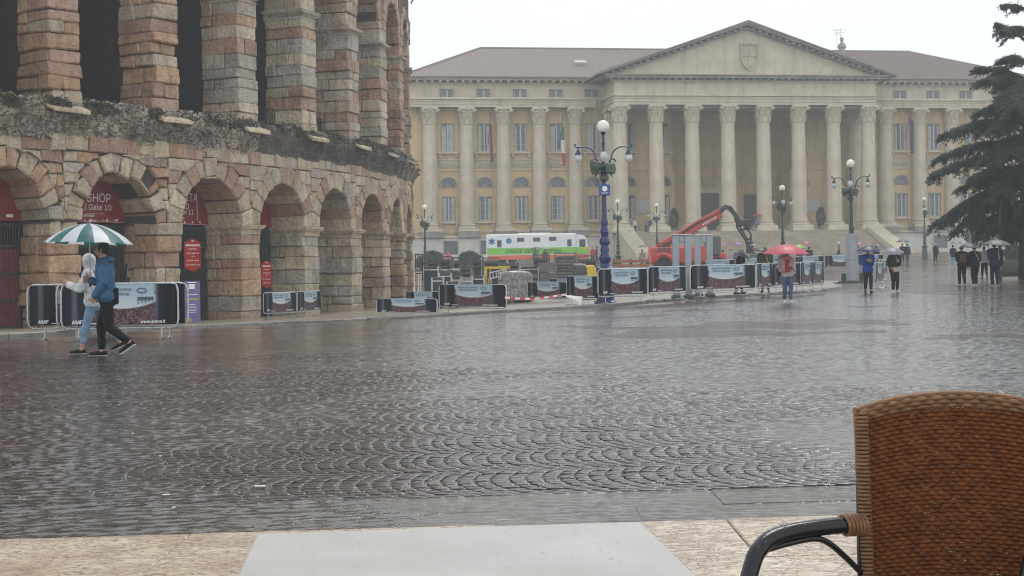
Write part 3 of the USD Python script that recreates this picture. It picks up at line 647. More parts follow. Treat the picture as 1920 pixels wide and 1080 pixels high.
zpx = lambda px, py: at(px, py, A3(k_at(px, r), r, 0)[1])[2]
letter(t, 'SHOP', .36, 187, zpx(187, 379), r, False, .95); letter(t, '/ Gate 10', .24, 185, zpx(185, 394), r); letter(t, 'UniCredit', .10, 167, zpx(167, 406), r, True)
strip(t, 180, zpx(180, 400), .9, .012, r)
for px in (160, 171, 178, 195, 202, 216, 220): strip(t, px, zpx(px, 413), .11 if px != 178 else .25, .09 if px in (171, 220, 202) else .03, r)
strip(t, 196, 3.46, 2.2, .012, r)
t, kc, r = lunette(1, 'red arch shaped banner reading ITA D Gate 11')
letter(t, 'USCITA', .34, 348, zpx(352, 377), r, False, .95); letter(t, 'D', .26, 352, zpx(352, 392), r); letter(t, 'Gate 11', .22, 348, zpx(352, 402), r); letter(t, 'UniCredit', .10, 338, zpx(338, 411), r, True)
for px in (340, 347, 362, 376): strip(t, px, zpx(px, 417), .1, .08, r)
strip(t, 371, zpx(371, 385), .03, 1.4, r); strip(t, 365, 3.46, 1.9, .012, r)
t, kc, r = lunette(2, 'red arch shaped banner seen as a sliver in the fourth arch'); 
# crest shaped red sign on the gate of Gate 11
def crest(px, py0, py1, label, w):
    r = AR - 1.7; k = k_at(px, r); Y = A3(k, r, 0)[1]; z0, z1 = at(px, py1, Y)[2], at(px, py0, Y)[2]; h = z1 - z0
    pl = [(-.5, .1), (-.5, .88), (-.36, .9), (-.28, .95), (-.12, .97), (0, 1), (.12, .97), (.28, .95), (.36, .9), (.5, .88), (.5, .1), (.36, .09), (.2, .03), (0, 0), (-.2, .03), (-.36, .09)]
    g = G(); m = trimesh.creation.extrude_polygon(Polygon([(a * w, b * h) for a, b in pl]), .03, engine='earcut'); R3 = np.array([A_right(k), (0, 0, 1), A_out(k)])
    g.add(m.vertices @ R3 + A3(k, r, z0), m.faces); t = thing('crest_sign', label, 'sign'); part(t, 'board', g, m_ban2)
    o = A3(k, r, z0) + A_out(k) * .034
    def ln(a, b, ww, hh): part(t, 'print', G().box(o + A_right(k) * a * w + np.array([0, 0, b * h]), (ww * w, .006, hh * h), AT0 + ADT * k + math.pi / 2), m_white)
    for b, ww, hh in ((.79, .86, .055), (.68, .5, .025), (.54, .12, .03), (.46, .2, .02)): ln(0, b, ww, hh)
    for a in (-.32, -.16, 0, .16, .32):
        for b in (.55, .33, .2): ln(a + rng.normal(0, .02), b, .09, .035)
    ln(0, .92, .12, .05)
crest(361, 447, 509, 'crest shaped bright red notice board with small white print on the iron gate', 1.12)
crest(499, 488, 541, 'red notice board glimpsed on the gate in the fourth arch', .9)
t = thing('wall_poster', 'dark blue poster with a picture of sand and sky on the Gate 10 gate', 'poster'); r = AR - 1.7
m_pd = M('poster_navy', (.02, .025, .05), (.03, .035, .07), 3, .4); m_ps = M('poster_sky', (.08, .15, .32), (.16, .24, .4), 4, .4); m_psand = M('poster_sand', (.3, .22, .1), (.42, .3, .12), 9, .4)
k = k_at(256, r); Y = A3(k, r, 0)[1]; zt, zb = at(256, 495, Y)[2], at(256, 535, Y)[2]
part(t, 'sheet', kblock(k - .125, k + .125, r, r + .03, zb, zt, 0, .005), m_pd)
part(t, 'picture', kblock(k - .11, k + .03, r + .032, r + .038, (zb + zt) / 2 + .18, zt - .08, 0, .002), m_ps); part(t, 'picture', kblock(k - .11, k + .03, r + .032, r + .038, (zb + zt) / 2 - .1, (zb + zt) / 2 + .16, 0, .002), m_psand)
# ---------------------------------------------------------------- the town hall
PTH, PX0, PD, PA, PE, PFW = .16166, 29.973, 4.8252, 21.6395, 4.8252, 5.331

def wall_mat(name, c1, c2, streak=.35):
    nodes = {'tc': ('texture_coordinate', {}), 'n': ('noise_texture', {'scale': .5, 'detail': 7.0, 'roughness': .65}), 'rp': ('rgb_ramp', {'ramp': [(.35, c1), (.65, c2)]}), 'mp': ('mapping', {'scale': (1.4, 1.4, .12)}), 'sn': ('noise_texture', {'scale': 1.0, 'detail': 5.0, 'roughness': .65}),
             'sr': ('map_range', {'from_min': .5, 'from_max': .75, 'to_max': streak, 'clamp': True}), 'mx': ('mix', {'mix_type': 'multiply', 'color2': (.5, .46, .42)}), 'bn': ('noise_texture', {'scale': 6.0, 'detail': 5.0}), 'b': ('bump', {'strength': .3, 'distance': .03}), 'p': ('principled_bsdf', {'roughness': .75})}
    return usdkit.material(stage, '/World/Looks/' + name, nodes, [('tc.object', 'n.vector'), ('n.fac', 'rp.fac'), ('tc.object', 'mp.vector'), ('mp.vector', 'sn.vector'), ('sn.fac', 'sr.value'), ('sr.result', 'mx.fac'), ('rp.color', 'mx.color1'), ('mx.color', 'p.base_color'), ('tc.object', 'bn.vector'), ('bn.fac', 'b.height'), ('b.normal', 'p.normal')], surface='p.BSDF')
w_yel = wall_mat('ochre_plaster', (.48, .345, .17), (.57, .42, .22), .6)
w_cream = wall_mat('cream_limestone', (.44, .38, .275), (.56, .49, .37), .5)
w_white = wall_mat('pale_podium', (.47, .45, .40), (.58, .56, .50))
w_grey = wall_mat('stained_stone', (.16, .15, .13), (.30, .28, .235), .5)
w_step = wall_mat('step_stone', (.25, .20, .145), (.36, .30, .22), .5)
m_roof = M('roof_tile', (.15, .11, .095), (.25, .19, .165), 1.2, .6, .15, .6, 3)
m_pane = M('window_glass', (.05, .06, .065), (.11, .125, .13), .6, .12, .05)
m_frame = M('window_frame', (.42, .42, .40), None, 2, .5)
m_curt = M('net_curtain', (.26, .27, .26), (.42, .42, .39), 1.5, .6)
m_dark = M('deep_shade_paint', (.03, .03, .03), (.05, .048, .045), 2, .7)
m_lead = M('zinc', (.22, .22, .21), (.3, .3, .29), 3, .4, .1)
m_relief = wall_mat('relief_stone', (.36, .31, .225), (.47, .41, .30), .5)
hall = thing('town_hall', 'ochre neoclassical town hall with a columned portico and pediment', 'building', (PX0, 200, 0), PTH)
B = lambda g, t0, t1, w0, w1, z0, z1, ch=0.0: g.b2((t0, -w1, z0), (t1, -w0, z1), ch)
HW = 44.2
# podium, walls
g = G()
for a, b in ((-HW, -17.6), (17.9, HW)): B(g, a, b, -14, 1.1, 1.0, 5.3)
B(g, -17.6, 17.9, -14, 4.0, 1.0, 5.85); part(hall, 'podium', g, w_white)
for a, b in ((-HW - .1, -17.6), (17.9, HW + .1)):
    part(hall, 'podium_band', B(G(), a, b, .2, 1.25, 5.3, 5.55, .04), w_cream); part(hall, 'podium_band', B(G(), a, b, .9, 1.22, 1.0, 2.75, .03), w_cream)
for sd in (-1, 1):
    g = G(); a, b = (-HW, -8.4) if sd < 0 else (8.4, HW); B(g, a, b, -14, -.55, 5.3, 22.3)
    part(hall, 'wall', g, w_yel)
g = G(); B(g, -8.5, 8.5, -14, -6.2, 5.3, 22.3); part(hall, 'recess_wall', g, w_yel)
g = G(); B(g, -HW, HW, -14, -.45, 22.3, 25.5); part(hall, 'attic_wall', g, w_cream)
# entablature and cornices
def run(name, t0, t1, w, prof, m, back=-.6):
    g = G()
    for (za, zb, o) in prof: B(g, t0 - o, t1 + o, back, w + o, za, zb)
    part(hall, name, g, m)
ENT = [(22.3, 22.62, .0), (22.62, 22.98, .06), (22.98, 23.3, .12), (23.3, 23.42, .3), (23.42, 23.52, .22)]
run('architrave', -HW, -19.0, .85, ENT, w_cream); run('architrave', 19.3, HW, .85, ENT, w_cream)
CORN = [(25.42, 25.5, .15), (25.5, 25.62, .25), (25.88, 26.05, .95), (26.05, 26.2, 1.1)]
run('cornice', -HW, -19.6, -.45, CORN, w_cream, -2); run('cornice', 19.8, HW, -.45, CORN, w_cream, -2)
m_mod = w_cream
for sd in (-1, 1):
    for t in np.arange(20.5, HW, 1.0): part(hall, 'modillion', G().b2((sd * t - .16, -.42, 25.62), (sd * t + .16, .5, 25.88)), m_mod)
pf = PFW
PENT = [(22.1, 22.45, .0), (22.45, 22.85, .07), (22.85, 23.2, .14), (23.2, 23.36, .34), (23.36, 25.0, .02), (25.0, 25.12, .18), (25.12, 25.24, .3)]
g = G()
for za, zb, o in PENT: B(g, -17.7 - o, 17.7 + o, pf - 1.0, pf + .82 + o, za, zb)
for sd in (-1, 1):
    for za, zb, o in PENT: g.b2((sd * (17.7 + o), 2.0, za), (sd * 15.9, -(pf - .9), zb))
part(hall, 'portico_entablature', g, w_cream)
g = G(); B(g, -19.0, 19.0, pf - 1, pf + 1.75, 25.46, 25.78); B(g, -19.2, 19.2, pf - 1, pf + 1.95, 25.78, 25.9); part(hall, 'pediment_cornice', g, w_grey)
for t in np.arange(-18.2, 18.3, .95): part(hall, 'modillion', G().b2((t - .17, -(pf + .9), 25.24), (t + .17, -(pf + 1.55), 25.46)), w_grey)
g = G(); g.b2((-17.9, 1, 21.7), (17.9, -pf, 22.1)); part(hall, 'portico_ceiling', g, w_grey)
# pediment
APZ, SPAN = 32.35, 19.4
g = G(); pl = Polygon([(-18.6, 25.85), (18.6, 25.85), (0, 32.0)]); m = trimesh.creation.extrude_polygon(pl, 18, engine='earcut')
v = np.stack([m.vertices[:, 0], m.vertices[:, 2] - pf - .55, m.vertices[:, 1]], 1); g.add(v, m.faces[:, ::-1]); part(hall, 'tympanum', g, w_cream)
sl = (APZ - 25.9) / SPAN; LN = math.hypot(SPAN, APZ - 25.9)
for sd in (-1, 1):
    g = G()
    for a, b, w in ((-.5, -.32, 1.15), (-.06, .2, 1.75), (.2, .38, 1.95)):
        pl = Polygon([(sd * (SPAN + .3), 25.9 + a), (0, APZ + a + sl * .3), (0, APZ + b + sl * .3), (sd * (SPAN + .3), 25.9 + b)]); m = trimesh.creation.extrude_polygon(pl.buffer(0), 19, engine='earcut')
        g.add(np.stack([m.vertices[:, 0], m.vertices[:, 2] - pf - w, m.vertices[:, 1]], 1), m.faces[:, ::-1])
    part(hall, 'raking_cornice', g, w_grey)
    an = math.atan(sl)
    for q in np.arange(.6, LN - .3, .95):
        t, z = sd * (SPAN - q * math.cos(an)), 25.9 + q * math.sin(an) - .18
        R = np.array([[math.cos(an), 0, sd * math.sin(an)], [0, 1, 0], [-sd * math.sin(an), 0, math.cos(an)]])
        part(hall, 'modillion', G().box((t, -(pf + 1.15), z), (.34, .8, .26), R=R), w_grey)
    pl = Polygon([(sd * (SPAN + .9), 25.95 - sl * .6), (0, APZ + .4 + sl * .3), (0, APZ + .52 + sl * .3), (sd * (SPAN + .9), 26.1 - sl * .6)]); m = trimesh.creation.extrude_polygon(pl.buffer(0), 18.6, engine='earcut'); g = G()
    g.add(np.stack([m.vertices[:, 0], m.vertices[:, 2] - pf - 2.0, m.vertices[:, 1]], 1), m.faces[:, ::-1]); part(hall, 'pediment_roof', g, m_roof)
# coat of arms
sh = Polygon([(-1.2, 1.75), (-.4, 1.62), (0, 1.8), (.4, 1.62), (1.2, 1.75), (1.22, -.5), (.85, -1.25), (0, -1.95), (-.85, -1.25), (-1.22, -.5)])
g = G()
def onw(poly, h, w, z): m = trimesh.creation.extrude_polygon(poly, h, engine='earcut'); g.add(np.stack([m.vertices[:, 0] + .45, -(m.vertices[:, 2] + w), m.vertices[:, 1] + z], 1), m.faces)
onw(sh.difference(sh.buffer(-.2)), .35, pf + .55, 28.45); onw(sh.buffer(-.2), .16, pf + .55, 28.45)
onw(sbox(-.13, -1.4, .13, 1.35), .12, pf + .71, 28.45); onw(sbox(-.95, -.05, .95, .2), .12, pf + .71, 28.45)
part(hall, 'coat_of_arms', g, m_relief)
# roof
def roof():
    g = G(); e, dk = HW + .7, 15.0; rt = 32.0; zr, ze = 32.3, 26.2
    P = [(-e, 1.0, ze), (e, 1.0, ze), (rt, -dk, zr), (-rt, -dk, zr), (-e, -31, ze), (e, -31, ze)]
    V = [(t, -w, z) for t, w, z in P]; g.add(V, [(0, 1, 2, 3), (4, 0, 3, 3), (1, 5, 2, 2), (5, 4, 3, 2)]); return g
part(hall, 'roof', roof(), m_roof)
rt_ = G()                                          # rows of round roof tiles
for t in np.arange(-HW - .4, HW + .4, .34):
    if abs(t) < 18.0 and False: continue
    tt_ = min(1.0, (HW + .7 - abs(t)) / (HW + .7 - 32.0)); n_ = max(2, int(9 * tt_))
    s_ = np.linspace(0, tt_, n_); rt_.tube(np.stack([np.full(n_, t), -(1.05 - 16.0 * s_), 26.22 + 6.1 * s_], 1), .085, 4, caps=False)
for sd in (-1, 1): rt_.tube([(sd * (HW + .7), -1.0, 26.25), (sd * 32, 15, 32.35)], .16, 6)
rt_.tube([(-32, 15, 32.36), (32, 15, 32.36)], .17, 6)
part(hall, 'roof_tiles', rt_, m_roof, kind='stuff')
g = G(); g.box((-19.6, 5.6, 29.2), (1.5, 1.0, .12), R=np.array([[1, 0, 0], [0, .93, -.36], [0, .36, .93]])); part(hall, 'skylight', g, m_frame)
# columns
col_cache = {}
def column_meshes(zb, zc, zt, r):
    h = zc - zb; base = G().b2((-1.32 * r, -1.32 * r, 0), (1.32 * r, 1.32 * r, .32)); base.lathe([(1.3 * r, .32), (1.36 * r, .42), (1.3 * r, .55), (1.1 * r, .62), (1.08 * r, .72), (1.2 * r, .78), (1.18 * r, .88), (1.02 * r, .95)], 24)
    sh_ = G().lathe([(r * 1.0, .95), (r * .985, h * .33), (r * .93, h * .66), (r * .855, h - .25), (r * .86, h - .2), (r * .94, h - .12), (r * .94, h)], 28)
    H = zt - zc; cap = G().lathe([(.86 * r, h), (.87 * r, h + H * .5), (1.02 * r, h + H * .78), (1.16 * r, h + H * .86)], 20)
    for row, (z0, hh, rr, n, o) in enumerate(((0, .42, .92, 8, 0), (.2, .55, .93, 8, .5))):
        for i in range(n):
            a = (i + o) * 2 * math.pi / n
            for j, (q, rad, w) in enumerate(((0, rr, .3), (.6, rr + .05, .3), (.9, rr + .22, .2), (.82, rr + .33, .1))): pass
            pts = [(rr * r, h + H * z0), (rr * r * 1.06, h + H * (z0 + hh * .7)), (rr * r * 1.22, h + H * (z0 + hh)), (rr * r * 1.34, h + H * (z0 + hh * .86))]
            ws = [.30 * r, .34 * r, .26 * r, .08 * r]; V = []
            for (pr, pz), w in zip(pts, ws):
                for s in (-1, 0, 1): V.append((pr * math.cos(a) - s * w * math.sin(a) + (.05 * r if s == 0 else 0) * math.cos(a), pr * math.sin(a) + s * w * math.cos(a) + (.05 * r if s == 0 else 0) * math.sin(a), pz))
            F = [(3 * q + s, 3 * q + s + 1, 3 * q + s + 4, 3 * q + s + 3) for q in range(3) for s in range(2)]; cap.add(V, F)
    for sx in (-1, 1):
        for sy in (-1, 1):
            c = np.array([sx * .98 * r, sy * .98 * r, h + H * .80]); d = np.array([sx, -sy, 0]) / 1.414
            cap.tube([c - d * .16, c + d * .16], .24 * r, 10)
            cap.tube(smoothed([(sx * .55 * r, sy * .55 * r, h + H * .45), (sx * .75 * r, sy * .75 * r, h + H * .7), (sx * .95 * r, sy * .95 * r, h + H * .86)], 4), .12 * r, 6)
    ab = Polygon(sum([[(1.42 * r * math.cos(a - .06), 1.42 * r * math.sin(a - .06)), (1.42 * r * math.cos(a + .06), 1.42 * r * math.sin(a + .06)), (1.05 * r * math.cos(a + math.pi / 4), 1.05 * r * math.sin(a + math.pi / 4))] for a in np.arange(4) * math.pi / 2 + math.pi / 4], []))
    m = trimesh.creation.extrude_polygon(ab, H * .13, engine='earcut'); m.apply_translation((0, 0, h + H * .87)); cap.tm(m)
    return [(base.mesh(), w_cream, 'base'), (sh_.mesh(), w_cream, 'shaft'), (cap.mesh(), w_cream, 'capital')]
cmW, cmP = column_meshes(6.17, 20.2, 22.3, 1.0), column_meshes(6.05, 19.95, 22.1, 1.03)
def column(ms, t, w, zb):
    x = UsdGeom.Xform.Define(stage, numbered(path_of(hall) + '/column')); x.AddTranslateOp().Set(Gf.Vec3d(t, -w, zb)); x = x.GetPrim()
    for mesh_, mt, nm in ms: part(x, nm, mesh_, mt, 40)
for i in range(5):
    for sd in (-1, 1):
        t = sd * (PA + i * PD); column(cmW, t, .0, 6.17)
        part(hall, 'pedestal', G().b2((t - 1.5, -1.45, 5.3), (t + 1.5, .6, 5.86), .05).b2((t - 1.4, -1.4, 5.86), (t + 1.4, .6, 6.17), .05), w_grey)
for i in range(8):
    t = (i - 3.5) * PE; column(cmP, t, pf, 6.05); part(hall, 'pedestal', G().b2((t - 1.45, -pf - 1.4, 5.6), (t + 1.45, -pf + 1.4, 6.05), .04), w_cream)
for sd in (-1, 1): column(cmP, sd * 3.5 * PE, .9, 6.05)
# windows
def win(t, z0, z1, w, wl=-.55, name='window', cross=True, sill=True):
    x = thing(name, parent=hall, loc=(t, -wl, 0))
    p = G().b2((-w / 2, -.01, z0), (w / 2, .1, z1)); part(x, 'pane', p, m_pane)
    if cross and z0 < 22:
        for q in (-1, 1):
            cw = rng.uniform(.08, .42) * w; part(x, 'curtain', G().b2((q * w / 2, -.016, z0), (q * (w / 2 - cw), -.011, z1 - rng.uniform(0, .3))), m_curt)
    f = G()
    for a, b, c, d in ((-w / 2 - .12, -w / 2, z0, z1), (w / 2, w / 2 + .12, z0, z1), (-w / 2 - .12, w / 2 + .12, z1, z1 + .12)): f.b2((a, -.1, c), (b, .1, d))
    part(x, 'surround', f, w_grey)
    if cross:
        f = G(); f.b2((-.09, -.05, z0), (.09, .0, z1))
        for zz in np.linspace(z0, z1, 5)[1:-1]: f.b2((-w / 2, -.02, zz - .018), (-.1, 0, zz + .018)); f.b2((.1, -.02, zz - .018), (w / 2, 0, zz + .018))
        for s in (-1, 1): f.b2((s * w / 2, -.045, z0), (s * (w / 2 - .05), .0, z1))
        f.b2((-w / 2, -.04, z0), (w / 2, 0, z0 + .12)); part(x, 'frame', f, m_frame)
    if sill: part(x, 'sill', G().b2((-w / 2 - .55, -.4, z0 - .3), (w / 2 + .55, .05, z0 - .1), .03).b2((-w / 2 - .4, -.28, z0 - .75), (-w / 2 - .15, .05, z0 - .3), .03).b2((w / 2 + .15, -.28, z0 - .75), (w / 2 + .4, .05, z0 - .3), .03), w_cream)
    return x
def lun(t, wl=-.55):
    x = thing('lunette_window', parent=hall, loc=(t, -wl, 0)); a = np.linspace(0, math.pi, 16); pl = Polygon([(1.1 * math.cos(q), 12.05 + 1.1 * math.sin(q)) for q in a])
    def pr(poly, d0, d1):
        m = trimesh.creation.extrude_polygon(poly, d1 - d0, engine='earcut'); return np.stack([m.vertices[:, 0], -(m.vertices[:, 2] + d0), m.vertices[:, 1]], 1), m.faces
    part(x, 'pane', pr(pl, 0, .03), m_pane); part(x, 'surround', pr(pl.buffer(.14).difference(pl), 0, .09), w_grey)
    f = G()
    for q in (.6, 1.2, 1.94, 2.54): f.tube([(0, -.05, 12.08), (1.08 * math.cos(q), -.05, 12.05 + 1.08 * math.sin(q))], .025, 4)
    part(x, 'frame', f, m_frame)
wt = [19.23 + i * PD for i in range(6)]
for sd in (-1, 1):
    for i, t in enumerate(wt):
        if t > HW - 1: continue
        t *= sd; win(t, 16.6, 20.2, 1.55); lun(t); win(t, 7.5, 10.65, 1.5)
        win(t, 23.65, 24.7, 1.6, -.44, 'attic_window', True, False)
        if i >= 1:
            v = G().b2((t - 1.75, .46, 14.5), (t + 1.75, .6, 15.35))
            for q in range(9): v.sphere((t - 1.4 + .35 * q + rng.normal(0, .03), .44, 14.9 + .12 * math.sin(q * 2.1)), .17, 1, (1, .5, 1.2))
            part(hall, 'frieze_panel', v, m_relief)
        if i >= 2: win(t, 3.15, 4.85, 1.7, 1.1, 'cellar_window', False, False)
    for t in (14.45, 9.65):
        t *= sd; win(t, 16.6, 20.2, 1.55); lun(t); win(t, 7.5, 10.65, 1.5)
for sd in (-1, 1):   # string courses and panel joints of the plaster walls
    g = G(); a, b = sorted((sd * 8.4, sd * HW))
    B(g, a, b, -.6, -.42, 14.1, 14.3); B(g, a, b, -.6, -.45, 15.5, 15.62); B(g, a, b, -.6, -.46, 6.0, 6.35)
    part(hall, 'string_course', g, w_cream)
    for t in wt + [14.45, 9.65]:
        for s in (-1, 1): part(hall, 'wall_panel', G().b2((sd * t + s * 1.25 - .02 - .3, .5, 6.4), (sd * t + s * 1.25 + .02 + .3, .6, 14.0)), w_yel)
# portico: door, plaques, inner walls, stairs
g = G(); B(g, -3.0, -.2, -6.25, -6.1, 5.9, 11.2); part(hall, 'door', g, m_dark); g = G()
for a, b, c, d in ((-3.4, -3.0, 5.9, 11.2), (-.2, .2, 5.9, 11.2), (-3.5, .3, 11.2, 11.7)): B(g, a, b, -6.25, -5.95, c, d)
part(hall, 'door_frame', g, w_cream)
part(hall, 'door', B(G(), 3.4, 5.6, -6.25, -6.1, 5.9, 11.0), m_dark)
for i in range(9): part(hall, 'relief', B(G(), -5.2 + i * 1.35, -4.35 + i * 1.35, -6.3, -6.0, 12.3, 13.3, .04), m_relief)
for t in (-12.2, 11.1): part(hall, 'plaque', B(G(), t - 1.05, t + 1.05, -.6, -.42, 8.3, 10.1, .02), m_frame)
g = G(); B(g, -17.4, 17.6, -6, pf + 1.35, 5.3, 5.62); part(hall, 'portico_floor', g, w_step)
NS = 20; W0 = pf + 1.35; z0_, z1_ = 2.0, 5.6
for i in range(NS):
    zt = z1_ - (i + 1) * (z1_ - z0_) / NS; w0, w1 = W0 + i * .46, W0 + (i + 1) * .46 + .02
    part(hall, 'step', B(G(), -15.6, 15.9, w0 - .3, w1, zt - .5, zt + (0 if i % 2 else .004), .015), w_step)
for c in (-16.7, 17.0):
    pl = Polygon([(W0 - 1.4, 1.5), (W0 - 1.4, 5.95), (W0 + .4, 5.95), (W0 + NS * .46, 2.95), (W0 + NS * .46 + .6, 2.95), (W0 + NS * .46 + .6, 1.5)]); m = trimesh.creation.extrude_polygon(pl, 2.1, engine='earcut')
    part(hall, 'stair_cheek', (np.stack([m.vertices[:, 2] + c - 1.05, -m.vertices[:, 0], m.vertices[:, 1]], 1), m.faces), w_cream)
# chimney and aerials on the ridge
g = G(); g.lathe([(.5, 30), (.48, 32.3), (.62, 32.4), (.62, 32.6), (.5, 32.9), (.26, 33.1), (.18, 33.3), (.3, 33.5), (.28, 33.75), (.05, 33.95)], 14, (20.4, 12, 0)); part(hall, 'chimney', g, w_grey)
for t, h, rows in ((20.1, 35.2, (35.0, 34.5)), (19.5, 35.0, (34.8, 34.3))):
    g = G(); g.tube([(t, 11.6, 31.5), (t, 11.6, h)], .028, 5)
    for z in rows:
        g.tube([(t - .8, 11.4, z), (t + .8, 11.8, z)], .018, 4)
        for q in (-.7, -.35, .35, .7): g.tube([(t + q, 11.3, z), (t + q, 11.9, z)], .014, 4)
    part(hall, 'aerial', g, m_lead)
# the air full of rain
m_haze = usdkit.material(stage, '/World/Looks/rainy_air', {'v': ('principled_volume', {'color': (.93, .95, .97), 'density': .00085, 'anisotropy': 0.0})}, [], volume='v.volume')
hz = G().b2((-700, -60, -4), (700, 1000, 46)); tag(part(None, 'haze', hz, m_haze), 'rainy air fading the far buildings', 'haze', None, 'stuff')
# ---------------------------------------------------------------- lamps
m_blue = M('blue_enamel', (.006, .010, .062), (.010, .016, .095), 6, .28, .1, .2, 20, coat=.3)
m_green = M('dark_green_paint', (.010, .022, .015), (.022, .04, .028), 6, .35, .1, .2, 20, coat=.2)
m_globe = M('opal_globe', (.66, .64, .56), (.74, .72, .64), 2, .15, .05, coat=.5)
m_lampgl = M('lamp_glass', (.42, .44, .44), (.52, .54, .54), 2, .1, .05, coat=.6)
m_horn = M('horn_metal', (.035, .05, .04), (.06, .08, .065), 5, .35, .1)
m_steel = M('galvanised_steel', (.34, .36, .37), (.46, .48, .49), 9, .35, .1, metal=.6)
m_greycov = M('grey_cover', (.24, .27, .29), (.30, .33, .35), 3, .4, .1, .1, 10)
m_sign = M('blue_sign', (.03, .06, .22), (.04, .08, .27), 2, .35)
def lamp(label, mt, loc, rz=0.0, extra=False, cover=False, group=None, horn=True):
    t = thing('street_lamp', label, 'street lamp', loc, rz, group)
    b = G().lathe([(.36, 0), (.36, .10), (.30, .14), (.28, .5), (.25, .9), (.22, 1.0), (.24, 1.05), (.29, 1.1), (.31, 1.16), (.29, 1.22), (.2, 1.26)], 8)
    part(t, 'base', b, mt)
    s = G().lathe([(.18, 1.26), (.14, 1.36), (.19, 1.48), (.2, 1.56), (.15, 1.64), (.13, 1.72), (.15, 1.8), (.13, 1.9), (.12, 1.96), (.17, 2.02), (.18, 2.1), (.15, 2.18), (.11, 2.24), (.12, 2.34), (.145, 2.4), (.12, 2.5), (.1, 2.56), (.105, 2.66), (.125, 2.72), (.105, 2.8), (.088, 2.86), (.08, 3.4), (.066, 4.05), (.09, 4.1), (.07, 4.2)], 14)
    part(t, 'pole', s, mt, 35)
    u = G().lathe([(.06, 4.2), (.09, 4.28), (.11, 4.36), (.06, 4.46), (.045, 4.9), (.05, 5.1), (.035, 5.14), (.04, 5.3), (.06, 5.34), (.03, 5.42), (.045, 5.52), (.03, 5.6), (.06, 5.66), (.1, 5.72), (.11, 5.74)], 10)
    part(t, 'upper_pole', u, mt, 35)
    part(t, 'globe', G().sphere((0, 0, 5.9), .21, 3), m_globe, True)
    for sd in (-1, 1):
        a = smoothed([(sd * .07, 0, 4.5), (sd * .22, 0, 4.75), (sd * .32, 0, 5.05), (sd * .55, 0, 5.22), (sd * .78, 0, 5.22), (sd * .93, 0, 5.24), (sd * .95, 0, 5.32), (sd * .9, 0, 5.33)], 4)
        arm = part(t, 'arm', G().tube(a, .024, 6), mt, True)
        x = sd * .84; part(t, 'lantern', G().lathe([(.02, 5.2), (.035, 5.12), (.06, 5.08), (.10, 5.0), (.115, 4.97)], 10, (x, 0, 0)), mt)
        part(t, 'lantern_glass', G().lathe([(.10, 4.97), (.125, 4.88), (.12, 4.8), (.07, 4.73), (.02, 4.70)], 12, (x, 0, 0)), m_lampgl, True)
        sc = G()
        for q, (r0, ox, oz) in enumerate(((.2, .2, 4.45), (.13, .28, 4.72), (.15, .12, 4.25))):
            an = np.linspace(0, 4.6, 18); rr = r0 * (1 - .16 * an / 1.5).clip(.2)
            sc.tube(np.stack([sd * (ox + rr * np.cos(an)), .03 * np.sin(an * 2) + .04 * (q - 1), oz + rr * np.sin(an)], 1), .022, 5)
        part(t, 'scroll', sc, mt, True)
    part(t, 'lantern_glass', G().lathe([(.02, 4.72), (.10, 4.78), (.13, 4.88), (.12, 4.98), (.05, 5.06)], 12, (0, -.1, 0)), m_lampgl, True)
    if horn:
        part(t, 'loudspeaker', G().lathe([(.26, 0), (.25, .05), (.14, .25), (.07, .42), (.08, .5), (.08, .6)], 16, (-.38, -.12, 4.55), axis=(.92, .2, .1)), m_horn, 35)
        part(t, 'floodlight', G().box((.2, -.16, 4.5), (.34, .2, .36), .3, .05).box((.0, -.14, 4.2), (.3, .16, .2), -.5, .04), m_horn)
    if extra:
        part(t, 'notice_box', G().box((0, -.12, 3.79), (.36, .22, .36), 0, .02), m_sign)
        part(t, 'emblem', G().lathe([(.09, 0), (.09, .006), (.05, .006)], 16, (0, -.236, 3.83), axis=(0, -1, 0)), m_white); part(t, 'print', G().b2((-.12, -.24, 3.68), (.12, -.232, 3.70)), m_white)
    if cover:
        part(t, 'pole_cover', G().lathe([(.3, .06), (.3, 2.42), (.28, 2.44), (.1, 2.44)], 18), m_greycov, 35)
        part(t, 'plinth', G().box((0, 0, .03), (1.25, 1.25, .14), .2, .02).box((.42, .2, .3), (.2, .3, .45), .2, .03).box((-.45, .1, .28), (.22, .3, .42), .2, .03), m_green)
    return t
p = ground_at(1134, 49.3); lamp('cobalt blue ornate street lamp with horn loudspeakers and a blue notice box', m_blue, (p[0], p[1], TP(p[0], p[1]) - .05), 0.05, True)
p = ground_at(1597, 73.5); l2 = lamp('dark green ornate lamp whose lower pole is wrapped in a grey cover', m_green, p, -.5, False, True)
p = ground_at(1468, 104); gl = lamp('green lamp in front of the town hall stairs, above the pink umbrella', m_green, p, .6)
for px, Y, rz, lb in ((1159, 130, .3, 'small far green lamp just right of the blue lamp'), (1232, 155, -.3, 'far green lamp left of the red boom, before the stairs'), (1734, 150, 1.2, 'far green lamp by the pale podium on the right'), (797, 118, .9, 'green lamp at the left end of the town hall, by the arena edge')):
    p = ground_at(px, Y); copy_of(gl, lb, p, rz)
